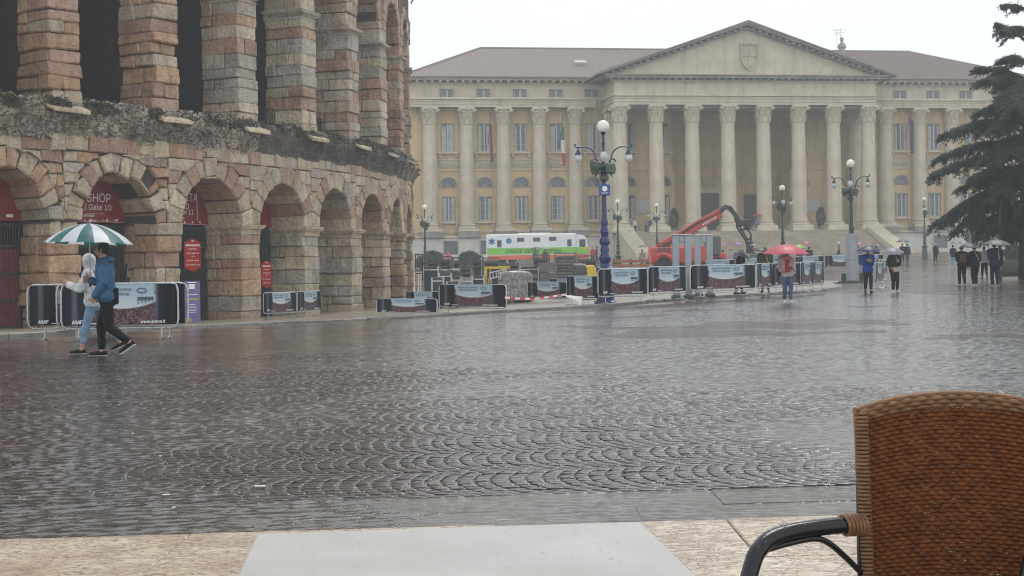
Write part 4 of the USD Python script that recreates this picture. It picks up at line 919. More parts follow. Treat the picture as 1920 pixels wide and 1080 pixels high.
# ---------------------------------------------------------------- crowd barriers with printed banners
def banner_mat():
    nd = {'tc': ('texture_coordinate', {}), 'sx': ('separate_xyz', {}), 'u': ('math', {'math_type': 'multiply_add', 'value2': 1 / 2.2, 'value3': -.53}), 'u2': ('math', {'math_type': 'multiply'}), 'bd': ('math', {'math_type': 'multiply_add', 'value2': 1.6, 'value3': .62}),
          'sky': ('math', {'math_type': 'subtract'}), 'skm': ('map_range', {'from_min': -.01, 'from_max': .01, 'clamp': True}), 'au': ('math', {'math_type': 'absolute'}), 'n': ('noise_texture', {'scale': 3.0, 'detail': 3.0}), 'nn': ('math', {'math_type': 'multiply_add', 'value2': .1}),
          'sd': ('map_range', {'from_min': .30, 'from_max': .33, 'clamp': True}), 'cn': ('noise_texture', {'scale': 24.0, 'detail': 4.0, 'roughness': .85}), 'cr': ('rgb_ramp', {'ramp': [(.36, (.018, .009, .012)), (.5, (.075, .038, .046)), (.64, (.26, .16, .17))]}),
          'sr': ('map_range', {'from_min': .55, 'from_max': 1.0, 'clamp': True}), 'sc': ('rgb_ramp', {'ramp': [(0, (.52, .55, .55)), (1, (.30, .40, .47))]}), 'm1': ('mix', {}), 'wv': ('wave_texture', {'wave_type': 'bands', 'bands_direction': 'x', 'scale': .62, 'distortion': 3.0, 'detail': 2.0}), 'dr': ('rgb_ramp', {'ramp': [(.0, (.004, .005, .008)), (.85, (.012, .013, .02)), (.98, (.07, .08, .10))]}), 'm2': ('mix', {}),
          'p': ('principled_bsdf', {'roughness': .5, 'specular_ior_level': .25})}
    L = [('tc.object', 'sx.vector'), ('sx.x', 'u.value1'), ('u.value', 'u2.value1'), ('u.value', 'u2.value2'), ('u2.value', 'bd.value1'), ('sx.z', 'sky.value1'), ('bd.value', 'sky.value2'), ('sky.value', 'skm.value'), ('u.value', 'au.value1'), ('tc.object', 'n.vector'), ('n.fac', 'nn.value1'), ('au.value', 'nn.value3'),
         ('nn.value', 'sd.value'), ('tc.object', 'cn.vector'), ('cn.fac', 'cr.fac'), ('sx.z', 'sr.value'), ('sr.result', 'sc.fac'), ('skm.result', 'm1.fac'), ('cr.color', 'm1.color1'), ('sc.color', 'm1.color2'), ('tc.object', 'wv.vector'), ('wv.fac', 'dr.fac'), ('sd.result', 'm2.fac'), ('m1.color', 'm2.color1'), ('dr.color', 'm2.color2'), ('m2.color', 'p.base_color')]
    return usdkit.material(stage, '/World/Looks/banner_print', nd, L, surface='p.BSDF')
m_bprint = banner_mat()
m_ink = M('dark_ink', (.06, .08, .11), None, 1, .5)
def make_barrier(label, loc, rz, L=2.2, side_marks=True, lean=0.0):
    t = thing('crowd_barrier', label, 'barrier', loc, rz)
    c = [(.1, .24), (L - .1, .24), (L - .02, .3), (L, .4), (L, .96), (L - .03, 1.06), (L - .12, 1.1), (.12, 1.1), (.03, 1.06), (0, .96), (0, .4), (.02, .3)]
    part(t, 'frame', G().tube([(x, 0, z) for x, z in c], .021, 7, closed=True), m_steel, True)
    part(t, 'bars', joinh([tube([(x, 0, .25), (x, 0, 1.09)], .007, 4) for x in np.linspace(.14, L - .14, 14)]), m_steel, kind='stuff')
    for x in (.32, L - .32): part(t, 'leg', G().tube([(x, 0, .24), (x, 0, .04)], .018, 6).tube([(x, -.3, .02), (x, 0, .06), (x, .3, .02)], .018, 6), m_steel, True)
    n, mm = 24, 7; xs = np.linspace(.05, L - .05, n); zs = np.linspace(.3, 1.085, mm); X, Z = np.meshgrid(xs, zs, indexing='ij')
    for sd in (-1, 1):
        Yv = sd * (.03 + .006 * np.sin(X * 9) * np.sin(Z * 5)); k = (np.arange(n - 1)[:, None] * mm + np.arange(mm - 1)[None]).ravel(); f = np.stack([k, k + mm, k + mm + 1, k + 1], 1)
        bn = part(t, 'banner', (np.stack([X * 2.2 / L, Yv, Z], -1).reshape(-1, 3), f if sd < 0 else f[:, ::-1]), m_bprint, True)
        if L != 2.2: UsdGeom.Xformable(bn).AddScaleOp().Set(Gf.Vec3f(L / 2.2, 1, 1))
    R, U = (1, 0, 0), (0, 0, 1); y = -.042; cx = L / 2
    part(t, 'lettering', put_text(G(), 'Arena di Verona', .062, (cx - .1, y, .965), R, U, True, .002), m_ink)
    part(t, 'lettering', put_text(G(), 'Opera Festival', .062, (cx - .1, y, .875), R, U, True, .002), m_ink)
    part(t, 'lettering', put_text(G(), 'www.arena.it', .055, (L - .48, y, .335), R, U, True, .002, True), m_white)
    part(t, 'lettering', put_text(G(), 'AMF', .07, (.30, y, .335), R, U, True, .002, True), m_white)
    an = np.linspace(0, 2 * math.pi, 18)[:-1]; part(t, 'emblem', G().tube(np.stack([cx + .42 + .09 * np.cos(an), 0 * an + y, .965 + .045 * np.sin(an)], 1), .008, 4, closed=True), m_ink)
    a = G()
    for q in range(5): a.b2((cx + .34 + .07 * q, y - .001, .70 + .012 * q), (cx + .355 + .07 * q, y + .003, .80 + .012 * q))
    a.b2((cx + .34, y - .001, .78), (cx + .64, y + .003, .84)); part(t, 'print', a, m_ink)
    part(t, 'print', G().b2((.46, y - .001, .33), (.7, y + .003, .345)), m_white)
    return t
def barrier_pos(a, b, pave):
    (px0, Y0), (px1, Y1) = a, b; p0, p1 = at(px0, 500, Y0), at(px1, 500, Y1); d = p1 - p0
    f = TP if pave else T; return (p0[0], p0[1], f(p0[0], p0[1])), math.atan2(d[1], d[0]), math.hypot(d[0], d[1])
loc, rz, L = barrier_pos((113, 28.6), (341, 28.9), False)
br0 = make_barrier('front barrier of the overlapping trio behind the couple, its banner reading www.arena.it', loc, rz)
def bar(label, a, b, pave=True, zs=1.0, dz=0.0, rx=0.0):
    loc, rz, L = barrier_pos(a, b, pave); sc = (L / 2.2, 1, zs) if abs(L / 2.2 - 1) > .03 or zs != 1 else None
    t = copy_of(br0, label, (loc[0], loc[1], loc[2] + dz), rz, None, sc)
    return t
bar('leftmost barrier of the overlapping trio on the left, sticking out past the others', (50, 29.4), (262, 29.7), False)
bar('middle barrier of the overlapping trio, its right end showing beyond the front one', (105, 29.0), (350, 29.3), False)
bar('dark banner barrier lying across the foot of the fifth arch, left one of two', (492, 62), (554, 63.2)); bar('right one of two small banner barriers between the arena piers', (556, 63.2), (600, 64.6))
bar('low barrier leaning by the arena corner, nearest to the last pier', (704, 56.5), (818, 55.2), True, .62)
bar('barrier turned to the left standing alone on the kerb, left of the gap', (822, 57), (948, 53.2))
bar('barrier behind the leaning one by the arena corner', (760, 62), (822, 61), True, .8)
for i, (a, b, lb) in enumerate((((948, 72), (1000, 71), 'low banner barrier behind the striped tape, left one'), ((988, 66), (1062, 64.5), 'banner barrier behind the striped tape with a pale blue top'), ((1030, 72), (1085, 70), 'banner barrier in front of the stacked decks'), ((1086, 70), (1126, 69), 'banner barrier behind the base of the blue lamp'))): bar(lb, a, b, True, .85)
bar('barrier next to the gap whose banner hangs loose and shows its white back', (1062, 50.5), (1122, 49), True, .9)
bar('barrier in front of the blue lamp, first of the long row on the kerb', (1120, 46.6), (1213, 47.2), True)
bar('second barrier of the long row, right of the blue lamp', (1214, 47.6), (1285, 49)); bar('wide barrier in front of the grey portal frames', (1293, 49.6), (1416, 51.6))
for (a, b, lb) in (((1418, 52), (1446, 53.4), 'narrow looking barrier just right of the wide one by the portals'), ((1446, 53.4), (1500, 54.6), 'barrier directly behind the woman with the pink umbrella'), ((1500, 54.6), (1521, 56.4), 'barrier right of the pink umbrella woman, turned away'), ((1521, 56.4), (1543, 58.2), 'last barrier at the right end of the long row')): bar(lb, a, b)
for i in range(6):
    x0 = 1322 + i * 56; bar(['far barrier behind the black umbrella, row before the stairs', 'far barrier left of the pink umbrella', 'far barrier hidden by the pink umbrella', 'far barrier below the lime umbrella', 'far barrier left of the grey wrapped lamp', 'far barrier touching the grey wrapped lamp'][i], (x0, 104), (x0 + 54, 104.5), False)
bar('barrier seen almost edge on, right of the grey wrapped lamp', (1640, 62), (1655, 66), False); bar('barrier behind the blue coat, right of the lamp', (1648, 80), (1662, 84), False)
t = thing('loose_banner', 'white back of a banner sheet hanging off the barrier left of the lamp', 'banner'); a, b, c = at(1056, 553, 50), at(1092, 556, 49.4), at(1088, 575, 49.3)
part(t, 'sheet', G().add([a, b, c, (a + b + c) / 3 + [0, -.12, 0], a + [0, .02, 0], b + [0, .02, 0], c + [0, .02, 0]], [(0, 3, 1), (1, 3, 2), (2, 3, 0), (4, 5, 6)]), m_white)
def tape_mat():
    return usdkit.material(stage, '/World/Looks/striped_tape', {'tc': ('texture_coordinate', {}), 'w': ('wave_texture', {'bands_direction': 'x', 'scale': .9, 'detail': 0.0}), 'r': ('rgb_ramp', {'ramp': [(.49, (.6, .05, .04)), (.51, (.75, .75, .73))]}), 'p': ('principled_bsdf', {'roughness': .4})}, [('tc.object', 'w.vector'), ('w.fac', 'r.fac'), ('r.color', 'p.base_color')], surface='p.BSDF')
pts = smoothed([at(945, 558, 53), at(1000, 560, 52.4), at(1060, 552, 56), at(1112, 545, 58)], 8); o = np.array([0, 0, .035])
i = np.arange(len(pts) - 1) * 2; tag(part(None, 'barrier_tape', (np.stack([pts - o, pts + o], 1).reshape(-1, 3), np.stack([i, i + 2, i + 3, i + 1], 1)), tape_mat()), 'red and white striped tape strung across the gap in the barriers', 'tape')
# ---------------------------------------------------------------- grey portals, roll-up sign, fence
def portal(px0, px1, Y, lb):
    a, b = at(px0, 500, Y), at(px1, 500, Y); z = TP(a[0], Y); w = b[0] - a[0]; t = thing('portal_frame', lb, 'metal frame', (a[0], Y, z), .05)
    for x in (.11, w - .11):
        part(t, 'post', G().b2((x - .11, -.09, .03), (x + .11, .09, 2.16), .02), m_greycov); part(t, 'foot', G().box((x, 0, .07), (.3, .5, .14), 0, .03), m_horn)
    part(t, 'beam', G().b2((.22, -.08, 1.93), (w - .22, .08, 2.13), .02), m_greycov); part(t, 'cap', G().b2((-.02, -.1, 2.16), (w + .02, .1, 2.2), .01), m_steel); return t
portal(1261, 1296, 50.6, 'left one of two grey steel portal frames behind the wide barrier'); portal(1302, 1336, 52.2, 'right one of two grey steel portal frames behind the wide barrier')
m_purple = M('purple_panel', (.10, .085, .22), (.16, .14, .30), .8, .4); p0 = at(343, 500, 59.5); t = thing('display_panel', 'purple display panel with pale print by the Gate 11 pier', 'sign', (p0[0], 59.5, TP(p0[0], 59.5)), .15)
part(t, 'panel', G().b2((0, -.02, .02), (.64, .02, 1.68), .005), m_purple)
for z0, z1, a, b, m in ((1.36, 1.56, .2, .44, m_white), (.92, 1.0, .05, .6, m_psand), (1.6, 1.64, .16, .5, m_white), (1.12, 1.15, .08, .56, m_white), (.72, .75, .2, .45, m_white), (.62, .65, .12, .5, m_white), (.5, .53, .12, .5, m_white), (.42, .44, .2, .45, m_white), (.03, .2, .02, .3, m_psand)): part(t, 'print', G().b2((a, -.028, z0), (b, -.021, z1)), m)
p0, p1 = at(779, 500, 78), at(792, 500, 77); t = thing('iron_fence', 'tall black iron fence panel at the corner of the arena', 'fence', (p0[0], 78, TP(p0[0], 78)), 0)
for x in (0, .36): part(t, 'post', G().tube([(x, 0, 0), (x, 0, 2.75)], .035, 6), m_iron)
for z in (.1, 1.7, 2.7): part(t, 'rail', G().b2((0, -.02, z - .03), (.36, .02, z + .03)), m_iron)
for x in (.09, .18, .27): part(t, 'bar', G().tube([(x, 0, .1), (x, 0, 2.7)], .014, 5), m_iron)
# ---------------------------------------------------------------- ambulance
m_van = M('van_white', (.62, .63, .62), (.70, .71, .70), 1.5, .25, .06, coat=.4); m_lime = M('lime_stripe', (.16, .42, .04), (.2, .5, .06), 2, .3, .05, coat=.4); m_orange = M('orange_stripe', (.55, .10, .04), (.62, .13, .05), 2, .3, .05, coat=.4)
m_glass = M('dark_glass', (.015, .018, .02), (.03, .035, .04), 2, .06, .03, coat=.5); m_tyre = M('tyre', (.012, .012, .012), (.02, .02, .02), 9, .7); m_gtext = M('green_print', (.02, .11, .03), None, 1, .4); m_bluep = M('blue_print', (.02, .07, .30), (.03, .09, .36), 2, .4); m_cyan = M('emblem_blue', (.02, .16, .28), (.05, .25, .38), 8, .4); m_yelp = M('yellow_paint', (.52, .36, .02), (.62, .44, .04), 3, .4, .1)
p0 = at(912, 500, 158); z = T(p0[0] + 5, 158); amb = thing('ambulance_bus', 'long white ambulance bus with lime green and orange stripes', 'ambulance', (p0[0], 158, z), .03)
LB = 9.5
part(amb, 'body', G().b2((0, -1.2, .45), (LB, 1.2, 3.22), .12), m_van)
cabp = Polygon([(LB, .45), (LB + 1.35, .45), (LB + 1.42, 1.0), (LB + 1.3, 1.5), (LB + 1.05, 2.6), (LB + .8, 3.0), (LB, 3.1)]); m = trimesh.creation.extrude_polygon(cabp, 2.3, engine='earcut'); part(amb, 'cab', (np.stack([m.vertices[:, 0], 1.15 - m.vertices[:, 2], m.vertices[:, 1]], 1), m.faces), m_van)
part(amb, 'windscreen', G().box((LB + 1.2, 0, 2.05), (.06, 1.9, .95), R=np.array([[.97, 0, -.22], [0, 1, 0], [.22, 0, .97]])), m_glass); part(amb, 'door_window', G().b2((LB + .3, -1.17, 1.75), (LB + .95, -1.15, 2.55), .01), m_glass)
part(amb, 'stripe', G().b2((.05, -1.215, 1.05), (LB + 1.3, -1.195, 1.75)), m_lime); part(amb, 'stripe', G().b2((.05, -1.215, .5), (LB + 1.25, -1.195, .98)), m_orange)
for x, zz, w, h in ((1.35, 2.2, .45, .75), (3.6, 2.6, .75, .42), (5.3, 2.6, .75, .42), (7.0, 2.65, .75, .42), (8.75, 2.2, .45, .75)): part(amb, 'window', G().b2((x - w / 2, -1.225, zz - h / 2), (x + w / 2, -1.19, zz + h / 2), .015), m_glass)
s = G()
for q in range(3): a = q * math.pi / 3; s.box((.55, -1.21, 2.45), (.14, .02, .75), R=np.array([[math.cos(a), 0, -math.sin(a)], [0, 1, 0], [math.sin(a), 0, math.cos(a)]]))
part(amb, 'star_of_life', s, m_bluep); part(amb, 'emblem', G().lathe([(.3, 0), (.3, .02), (.1, .02)], 20, (2.35, -1.2, 2.5), axis=(0, -1, 0)), m_cyan)
part(amb, 'lettering', put_text(G(), 'CROCE VERDE VERONA', .38, (2.0, -1.216, 1.2), (1, 0, 0), (0, 0, 1), False, .01, True), m_gtext); part(amb, 'roof_unit', G().b2((3.4, -.5, 3.2), (6.8, .5, 3.32), .04), m_van)
part(amb, 'front_panel', G().b2((LB + .55, -1.22, 1.45), (LB + 1.3, -1.15, 1.75), .01), m_yelp)
for x in (1.6, 2.7, LB + .5): part(amb, 'wheel', G().lathe([(.2, -.14), (.42, -.14), (.46, -.08), (.46, .08), (.42, .14), (.2, .14)], 18, (x, -1.0, .46), axis=(0, 1, 0)), m_tyre, 35)
# ---------------------------------------------------------------- telehandler
m_red = M('red_machine_paint', (.42, .025, .02), (.52, .045, .035), 3, .3, .1, .1, 20, coat=.3); m_blk = M('black_machine', (.012, .012, .013), (.03, .03, .03), 6, .4)
YT = 112.0; q = lambda px, py, dy=0.0: at(px, py, YT + dy)
th = thing('telehandler', 'red telescopic handler with a raised boom and a black jib', 'crane'); z0 = T(q(1290, 500)[0], YT)
x0, x1 = q(1217, 500)[0], q(1368, 500)[0]; zt = q(1217, 463)[2]
part(th, 'body', G().b2((x0, YT - 1.2, z0 + .75), (x0 + 4.4, YT + 1.2, zt), .15).b2((x0 + 4.2, YT - 1.1, z0 + .75), (x1 - .6, YT + 1.1, z0 + 1.35), .12), m_red)
part(th, 'chassis', G().b2((x0 + .3, YT - .8, z0 + .45), (x1 - .2, YT + .8, z0 + .8), .05), m_blk)
part(th, 'cabin', G().b2((q(1318, 500)[0], YT - 1.15, z0 + 1.3), (q(1348, 500)[0], YT + .1, z0 + 2.75), .1), m_glass)
for x in (x0 + 1.0, x1 - 1.1): 
    for dy in (-1.1, 1.1): part(th, 'wheel', G().lathe([(.25, -.2), (.55, -.2), (.62, -.12), (.62, .12), (.55, .2), (.25, .2)], 18, (x, YT + dy, z0 + .62), axis=(0, 1, 0)), m_tyre, 35)
part(th, 'mudguard', G().tube(smoothed([(x0 + .35, YT - 1.25, z0 + 1.05), (x0 + .6, YT - 1.25, z0 + 1.35), (x0 + 1.0, YT - 1.25, z0 + 1.45), (x0 + 1.5, YT - 1.25, z0 + 1.2)], 4), .2, 6), m_red)
def beam(a, b, w, h):
    a, b = np.asarray(a, float), np.asarray(b, float); d = b - a; L = np.linalg.norm(d); d /= L; s = np.array([0, 1.0, 0]); u = np.cross(d, s)
    v, f = cbox((L, w, h), .04); return v @ np.array([d, s, u]) + (a + b) / 2, f
g = G(); g.add(*beam(q(1232, 466), q(1303, 425), .5, .62)); part(th, 'boom', g, m_red); g = G(); g.add(*beam(q(1290, 432), q(1350, 399), .42, .68)); part(th, 'boom', g, m_red)
for f_ in np.linspace(0, .9, 7):
    g = G(); xa, ya = 1317 + 26 * f_, 421.2 - 14.4 * f_; g.add(*beam(q(xa, ya, -.23), q(xa + 2.2, ya - 1.2, -.23), .02, .16 + .05 * (int(f_ * 10) % 2))); part(th, 'print', g, m_white)
for i in range(6): part(th, 'grille_slat', G().b2((x0 + .5, YT - 1.225, z0 + 1.6 + i * .13), (x0 + 1.5, YT - 1.19, z0 + 1.66 + i * .13)), m_blk)
for dx in (0, .12): part(th, 'hose', G().tube(smoothed([q(1240, 463, -.4) + [dx, 0, 0], q(1262, 452, -.4) + [dx, 0, .1], q(1300, 428, -.4) + [dx, 0, .25], q(1346, 400, -.4), q(1360, 390, -.3), q(1380, 410, -.3)], 5), .045, 5), m_blk, True)
part(th, 'panel_gap', G().b2((x0 + 2.1, YT - 1.215, z0 + .8), (x0 + 2.14, YT - 1.195, zt - .1)), m_blk); part(th, 'head_lamp', G().sphere((x0 + .1, YT - .9, z0 + 1.2), .14, 1), m_lampgl)
g = G()
for a, b, w in (((1347, 401), (1358, 388), .3), ((1356, 388), (1370, 390), .32), ((1368, 389), (1384, 412), .3), ((1380, 408), (1388, 424), .4)): g.add(*beam(q(*a), q(*b), w, w))
part(th, 'jib', g, m_blk)
g = G()
for a, b in (((1380, 424), (1398, 452)), ((1386, 424), (1402, 452)), ((1394, 420), (1408, 440)), ((1408, 440), (1406, 470)), ((1398, 450), (1408, 446)), ((1398, 452), (1402, 470)), ((1384, 432), (1404, 428))): g.tube([q(*a), q(*b)], .07, 5)
g.box(q(1392, 418), (1.0, .5, .5), 0, .05).box(q(1405, 464), (.5, .4, .9), 0, .05); part(th, 'grab', g, m_blk)
part(th, 'hydraulic_ram', G().tube([q(1285, 452), q(1308, 432)], .12, 8), m_steel); part(th, 'tail_lamp', G().box(q(1353, 486, -1), (.5, .3, .9), 0, .06), m_red)
# ---------------------------------------------------------------- the builders' yard
m_case = M('case_dark', (.02, .021, .022), (.045, .046, .046), 5, .45, .15, .2, 30, rnd=.3); m_casel = M('case_grey', (.12, .125, .125), (.2, .205, .2), 5, .5, .1, .2, 20, rnd=.25); m_ply = M('grey_boards', (.10, .10, .095), (.17, .165, .15), 6, .6, .1, .3, 20, rnd=.25); m_alu = M('aluminium', (.4, .41, .41), (.5, .51, .51), 5, .35, .1, metal=.5)
m_film = M('plastic_film', (.09, .085, .08), (.30, .30, .29), 6, .2, .1, .8, 8); m_wood = M('orange_timber', (.24, .09, .035), (.34, .15, .06), 5, .6, .1, .3, 20, rnd=.2); m_tarp = M('dark_tarp', (.03, .034, .036), (.06, .065, .066), 3, .4, .15, .8, 5)
def spot(px0, px1, top, Y):
    a, b = at(px0, top, Y), at(px1, top, Y); z = TP((a[0] + b[0]) / 2, Y); return (a[0], Y, z), b[0] - a[0], max(.4, a[2] - z)
def flight_case(px0, px1, top, Y, lb, m=m_case, lid=m_alu, rz=0.0, d=.9):
    loc, w, h = spot(px0, px1, top, Y); t = thing('flight_case', lb, 'case', loc, rz)
    part(t, 'box', G().b2((0, 0, .12), (w, d, h - .16), .02), m); part(t, 'lid', G().b2((-.01, -.01, h - .16), (w + .01, d + .01, h), .02), m)
    for x in (.03, w - .03): part(t, 'edge', G().b2((x - .035, -.02, .12), (x + .035, .0, h)), lid)
    part(t, 'edge', G().b2((0, -.022, h - .2), (w, -.003, h - .14)), lid)
    for x in (.15, w - .15): part(t, 'castor', G().tube([(x, .1, .07), (x + .01, .2, .07)], .07, 8), m_tyre)
    return t
for a in ((792, 822, 500, 79, 'dark flight case with a pale top next to the iron fence'), (822, 846, 512, 74, 'low black case between the fence and the grey cases'), (846, 866, 519, 72, 'small dark case left of the grey lidded case'), (862, 886, 521, 69, 'pale grey case in front of the yellow frame', m_casel), (884, 908, 517, 70, 'dark case touching the yellow frame'), (974, 1010, 500, 88, 'dark case behind the film wrapped pallet'), (808, 832, 520, 68, 'black case close behind the corner barriers'), (836, 862, 528, 66, 'lowest dark case behind the corner barriers')): flight_case(*a)
m_rack = M('rack_steel', (.07, .074, .078), (.16, .165, .17), 6, .45, .1, metal=.3)
def cage(px0, px1, top, bot, Y, lb):
    a, b = at(px0, top, Y), at(px1, bot, Y); z = TP(a[0], Y); z1, w = a[2], b[0] - a[0]; zb = max(b[2], z); t = thing('steel_cage', lb, 'cage', (a[0], Y, 0))
    for x in (0, w):
        for y in (0, 1.0): part(t, 'post', G().b2((x - .03, y - .03, z), (x + .03, y + .03, z1)), m_rack)
    for zz in (zb, (zb + z1) / 2, z1):
        for y in (0, 1.0): part(t, 'rail', G().b2((0, y - .025, zz - .035), (w, y + .025, zz + .035)), m_rack)
    g = G()
    for x in np.linspace(0, w, 9)[1:-1]: g.tube([(x, 0, zb), (x, 0, z1)], .012, 4)
    part(t, 'wires', g, m_rack, kind='stuff'); part(t, 'load', G().b2((.08, .1, z), (w - .08, .9, zb + (z1 - zb) * .7), .04), m_case)
for a in ((822, 846, 481, 500, 90, 'upper left steel cage in the yard behind the iron fence'), (848, 880, 483, 503, 88, 'steel cage in the middle of the row of cages'), (884, 904, 480, 500, 92, 'steel cage left of the dark clad worker'), (862, 884, 497, 512, 82, 'low steel cage above the grey case'), (1000, 1030, 478, 496, 99, 'steel cage behind the grey deck panels'), (1085, 1118, 480, 500, 98, 'steel cage behind the yellow machine'), (905, 935, 484, 502, 94, 'steel cage behind the yellow frame'), (800, 822, 486, 502, 93, 'steel cage just right of the iron fence'), (1040, 1080, 475, 492, 104, 'long steel cage under the ambulance stripe')): cage(*a)
def decks(px0, px1, top, Y, n, lb, m, slat):
    loc, w, h = spot(px0, px1, top, Y); t = thing('deck_stack', lb, 'stack', loc); k = h / n
    for i in range(n): part(t, 'deck', G().box((w / 2 + rng.normal(0, .02), .5, k * (i + .5)), (w, 1.1, k * (.55 if slat else .93)), rng.normal(0, .01), .01), m)
    if slat:
        for x in (.05, w / 2, w - .05): part(t, 'spacer', G().b2((x - .05, 0, 0), (x + .05, 1, h)), m_case)
decks(1010, 1044, 492, 84, 3, 'stack of tall grey deck panels in the middle of the yard', m_ply, False); decks(1044, 1080, 486, 86, 10, 'slatted stack of stage decks with dark gaps between them', m_ply, True)
decks(975, 1008, 513, 78, 4, 'low stack of boards behind the wrapped pallet', m_ply, True); decks(1150, 1216, 486, 96, 5, 'orange timber stack beside the red machine', m_wood, True); decks(925, 972, 492, 97, 5, 'grey board stack behind the standing worker', m_ply, True)
loc, w, h = spot(907, 955, 500, 71); t = thing('scaffold_tower', 'yellow steel frame holding a leaning ladder', 'frame', loc)
for x in (.08, w - .25): part(t, 'post', G().b2((x - .06, -.06, 0), (x + .06, .06, h), .01), m_yelp)
part(t, 'beam', G().b2((0, -.05, h - .12), (w, .05, h), .01), m_yelp); part(t, 'brace', G().tube([(.1, 0, .3), (.3, .5, h - .1)], .03, 5), m_yelp)
a, b = at(917, 540, 70), at(946, 506, 70); a2 = at(921, 513, 70); t = thing('ladder', 'pale aluminium ladder lying aslant in the yellow frame', 'ladder')
p0, p1, p2, p3 = at(919, 513, 70), at(947, 505, 70), at(925, 533, 70), at(950, 515, 70)
part(t, 'rail', G().tube([at(917, 512, 70), at(948, 505, 70)], .035, 5), m_alu); part(t, 'rail', G().tube([at(918, 523, 70), at(950, 515, 70)], .035, 5), m_alu)
for f_ in np.linspace(0, 1, 6): part(t, 'rung', G().tube([at(917 + 31 * f_, 512 - 7 * f_, 70), at(918 + 32 * f_, 523 - 8 * f_, 70)], .025, 5), m_alu)
part(t, 'foot', G().tube([at(917, 512, 70), at(922, 540, 70)], .035, 5), m_alu)
loc, w, h = spot(935, 1001, 510, 68); t = thing('wrapped_pallet', 'pallet of goods under white plastic film', 'pallet', loc)
def blob(w, d, h, seed, am=.07):
    m = trimesh.creation.box((w, d, h)); 
    for _ in range(4): m = m.subdivide()
    v = m.vertices.copy(); q_ = v / (np.array([w, d, h]) / 2); rr = np.linalg.norm(q_ ** 4, axis=1, keepdims=True) ** .25; v = v / np.maximum(rr, .01) * np.minimum(rr, 1.0); v = np.where(rr > 1, v * .985, v)
    v = v + (meshkit.fbm(v * 3 + seed, 3, seed)[:, None] - .5) * am * 2 * np.sign(v); v[:, 2] += h / 2; return v, m.faces
v, f = blob(w, 1.2, h, 3); v[:, 0] *= 1 - .12 * np.clip(v[:, 2:3], 0, 2)[:, 0] / max(h, 1); part(t, 'film', (v + [w / 2, .6, .02], f), m_film, True); part(t, 'goods', G().b2((.12, .15, .1), (w - .12, 1.0, h * .8), .05), m_ply)
loc, w, h = spot(1074, 1118, 495, 76); t = thing('yellow_machine', 'small yellow machine half covered by a black sheet', 'machine', loc)
v, f = blob(w * .62, .9, h, 5, .1); part(t, 'cover', (v + [w * .3, .45, .02], f), m_tarp, True); part(t, 'housing', G().b2((w * .5, 0, .3), (w * .92, .8, h * .96), .08).b2((w * .8, .0, h * .55), (w, .6, h * .85), .06), m_yelp); part(t, 'leg', G().b2((w * .55, .1, 0), (w * .68, .25, .4), .02), m_yelp)
for a, b, tp, Y, nm in ((1110, 1220, 503, 88, 'dark tarpaulin heap beside the blue lamp'), (800, 870, 505, 84, 'dark sheeted heap behind the flight cases')):
    loc, w, h = spot(a, b, tp, Y); t = thing('tarpaulin_heap', nm, 'heap', loc); v, f = blob(w, 1.6, h, a % 7, .16); part(t, 'sheet', (v + [w / 2, .8, 0], f), m_tarp, True)
# ---------------------------------------------------------------- flags, cypresses
def flag(t_, z1, z0, cols, lb, wd=.9):
    x = thing('flag', lb, 'flag', (PX0 + t_ * math.cos(PTH) + .6 * math.sin(PTH), 200 + t_ * math.sin(PTH) - .6 * math.cos(PTH), 0), PTH)
    part(x, 'pole', G().tube([(0, .9, z1 - 2.2), (0, -1.7, z1 + 1.6)], .05, 6), m_iron)
    n = len(cols)
    for i, c in enumerate(cols):
        a, b = z1 - (z1 - z0) * i / n, z1 - (z1 - z0) * (i + 1) / n; xs_ = np.linspace(-wd / 2, wd / 2, 12) * .55; V = np.concatenate([[(q + .25 * (z1 - z) * .12, -1.2 + .12 * math.sin(q * 14 + z), z) for q in xs_] for z in np.linspace(a, b, 4)])
        k = (np.arange(3)[:, None] * 12 + np.arange(11)[None]).ravel(); part(x, 'stripe', (V, np.stack([k, k + 12, k + 13, k + 1], 1)), c, True)
fm = lambda n, c: M('flag_' + n, c, None, 1, .7)
f_g, f_w, f_r, f_m, f_b, f_y = fm('green', (.03, .16, .07)), fm('white', (.6, .6, .58)), fm('red', (.4, .03, .03)), fm('maroon', (.16, .03, .04)), fm('navy', (.02, .03, .09)), fm('gold', (.5, .36, .05))
flag(-23.7, 19.6, 14.5, [f_g, f_w, f_r], 'green white and red flag hanging at an upper window', .8); flag(-33.2, 19.9, 15.0, [f_m, f_m], 'maroon flag hanging on the left wing', .7); flag(24.6, 20.5, 16.0, [f_b, f_b], 'navy blue flag hanging on the right wing', 1.0); flag(31.8, 18.5, 15.2, [f_y, f_b], 'blue and yellow flag half hidden by the cedar', 1.2)
m_leafd = M('cypress_green', (.012, .022, .012), (.03, .05, .025), 9, .7, isl=.4)
for t_, lb in ((-9.3, 'clipped cypress between the second and third portico columns'), (10.9, 'clipped cypress in front of the white plaque on the right')):
    x = thing('potted_cypress', lb, 'cypress', (PX0 + t_ * math.cos(PTH) + 3.4 * math.sin(PTH), 200 + t_ * math.sin(PTH) - 3.4 * math.cos(PTH), 5.62)); part(x, 'pot', G().lathe([(.3, 0), (.4, .5), (.44, .55), (.3, .55)], 12), w_step)
    n = 900; zz = rng.uniform(0, 1, n); rr = .62 * np.sin(np.pi * np.clip(zz * .92 + .06, 0, 1)) ** .6 * rng.uniform(.7, 1, n); an = rng.uniform(0, 6.28, n); c = np.stack([rr * np.cos(an), rr * np.sin(an), .5 + 2.6 * zz], 1); V = c[:, None] + rng.normal(0, .09, (n, 3, 3))
    part(x, 'foliage', (V.reshape(-1, 3), np.arange(3 * n).reshape(-1, 3)), m_leafd)
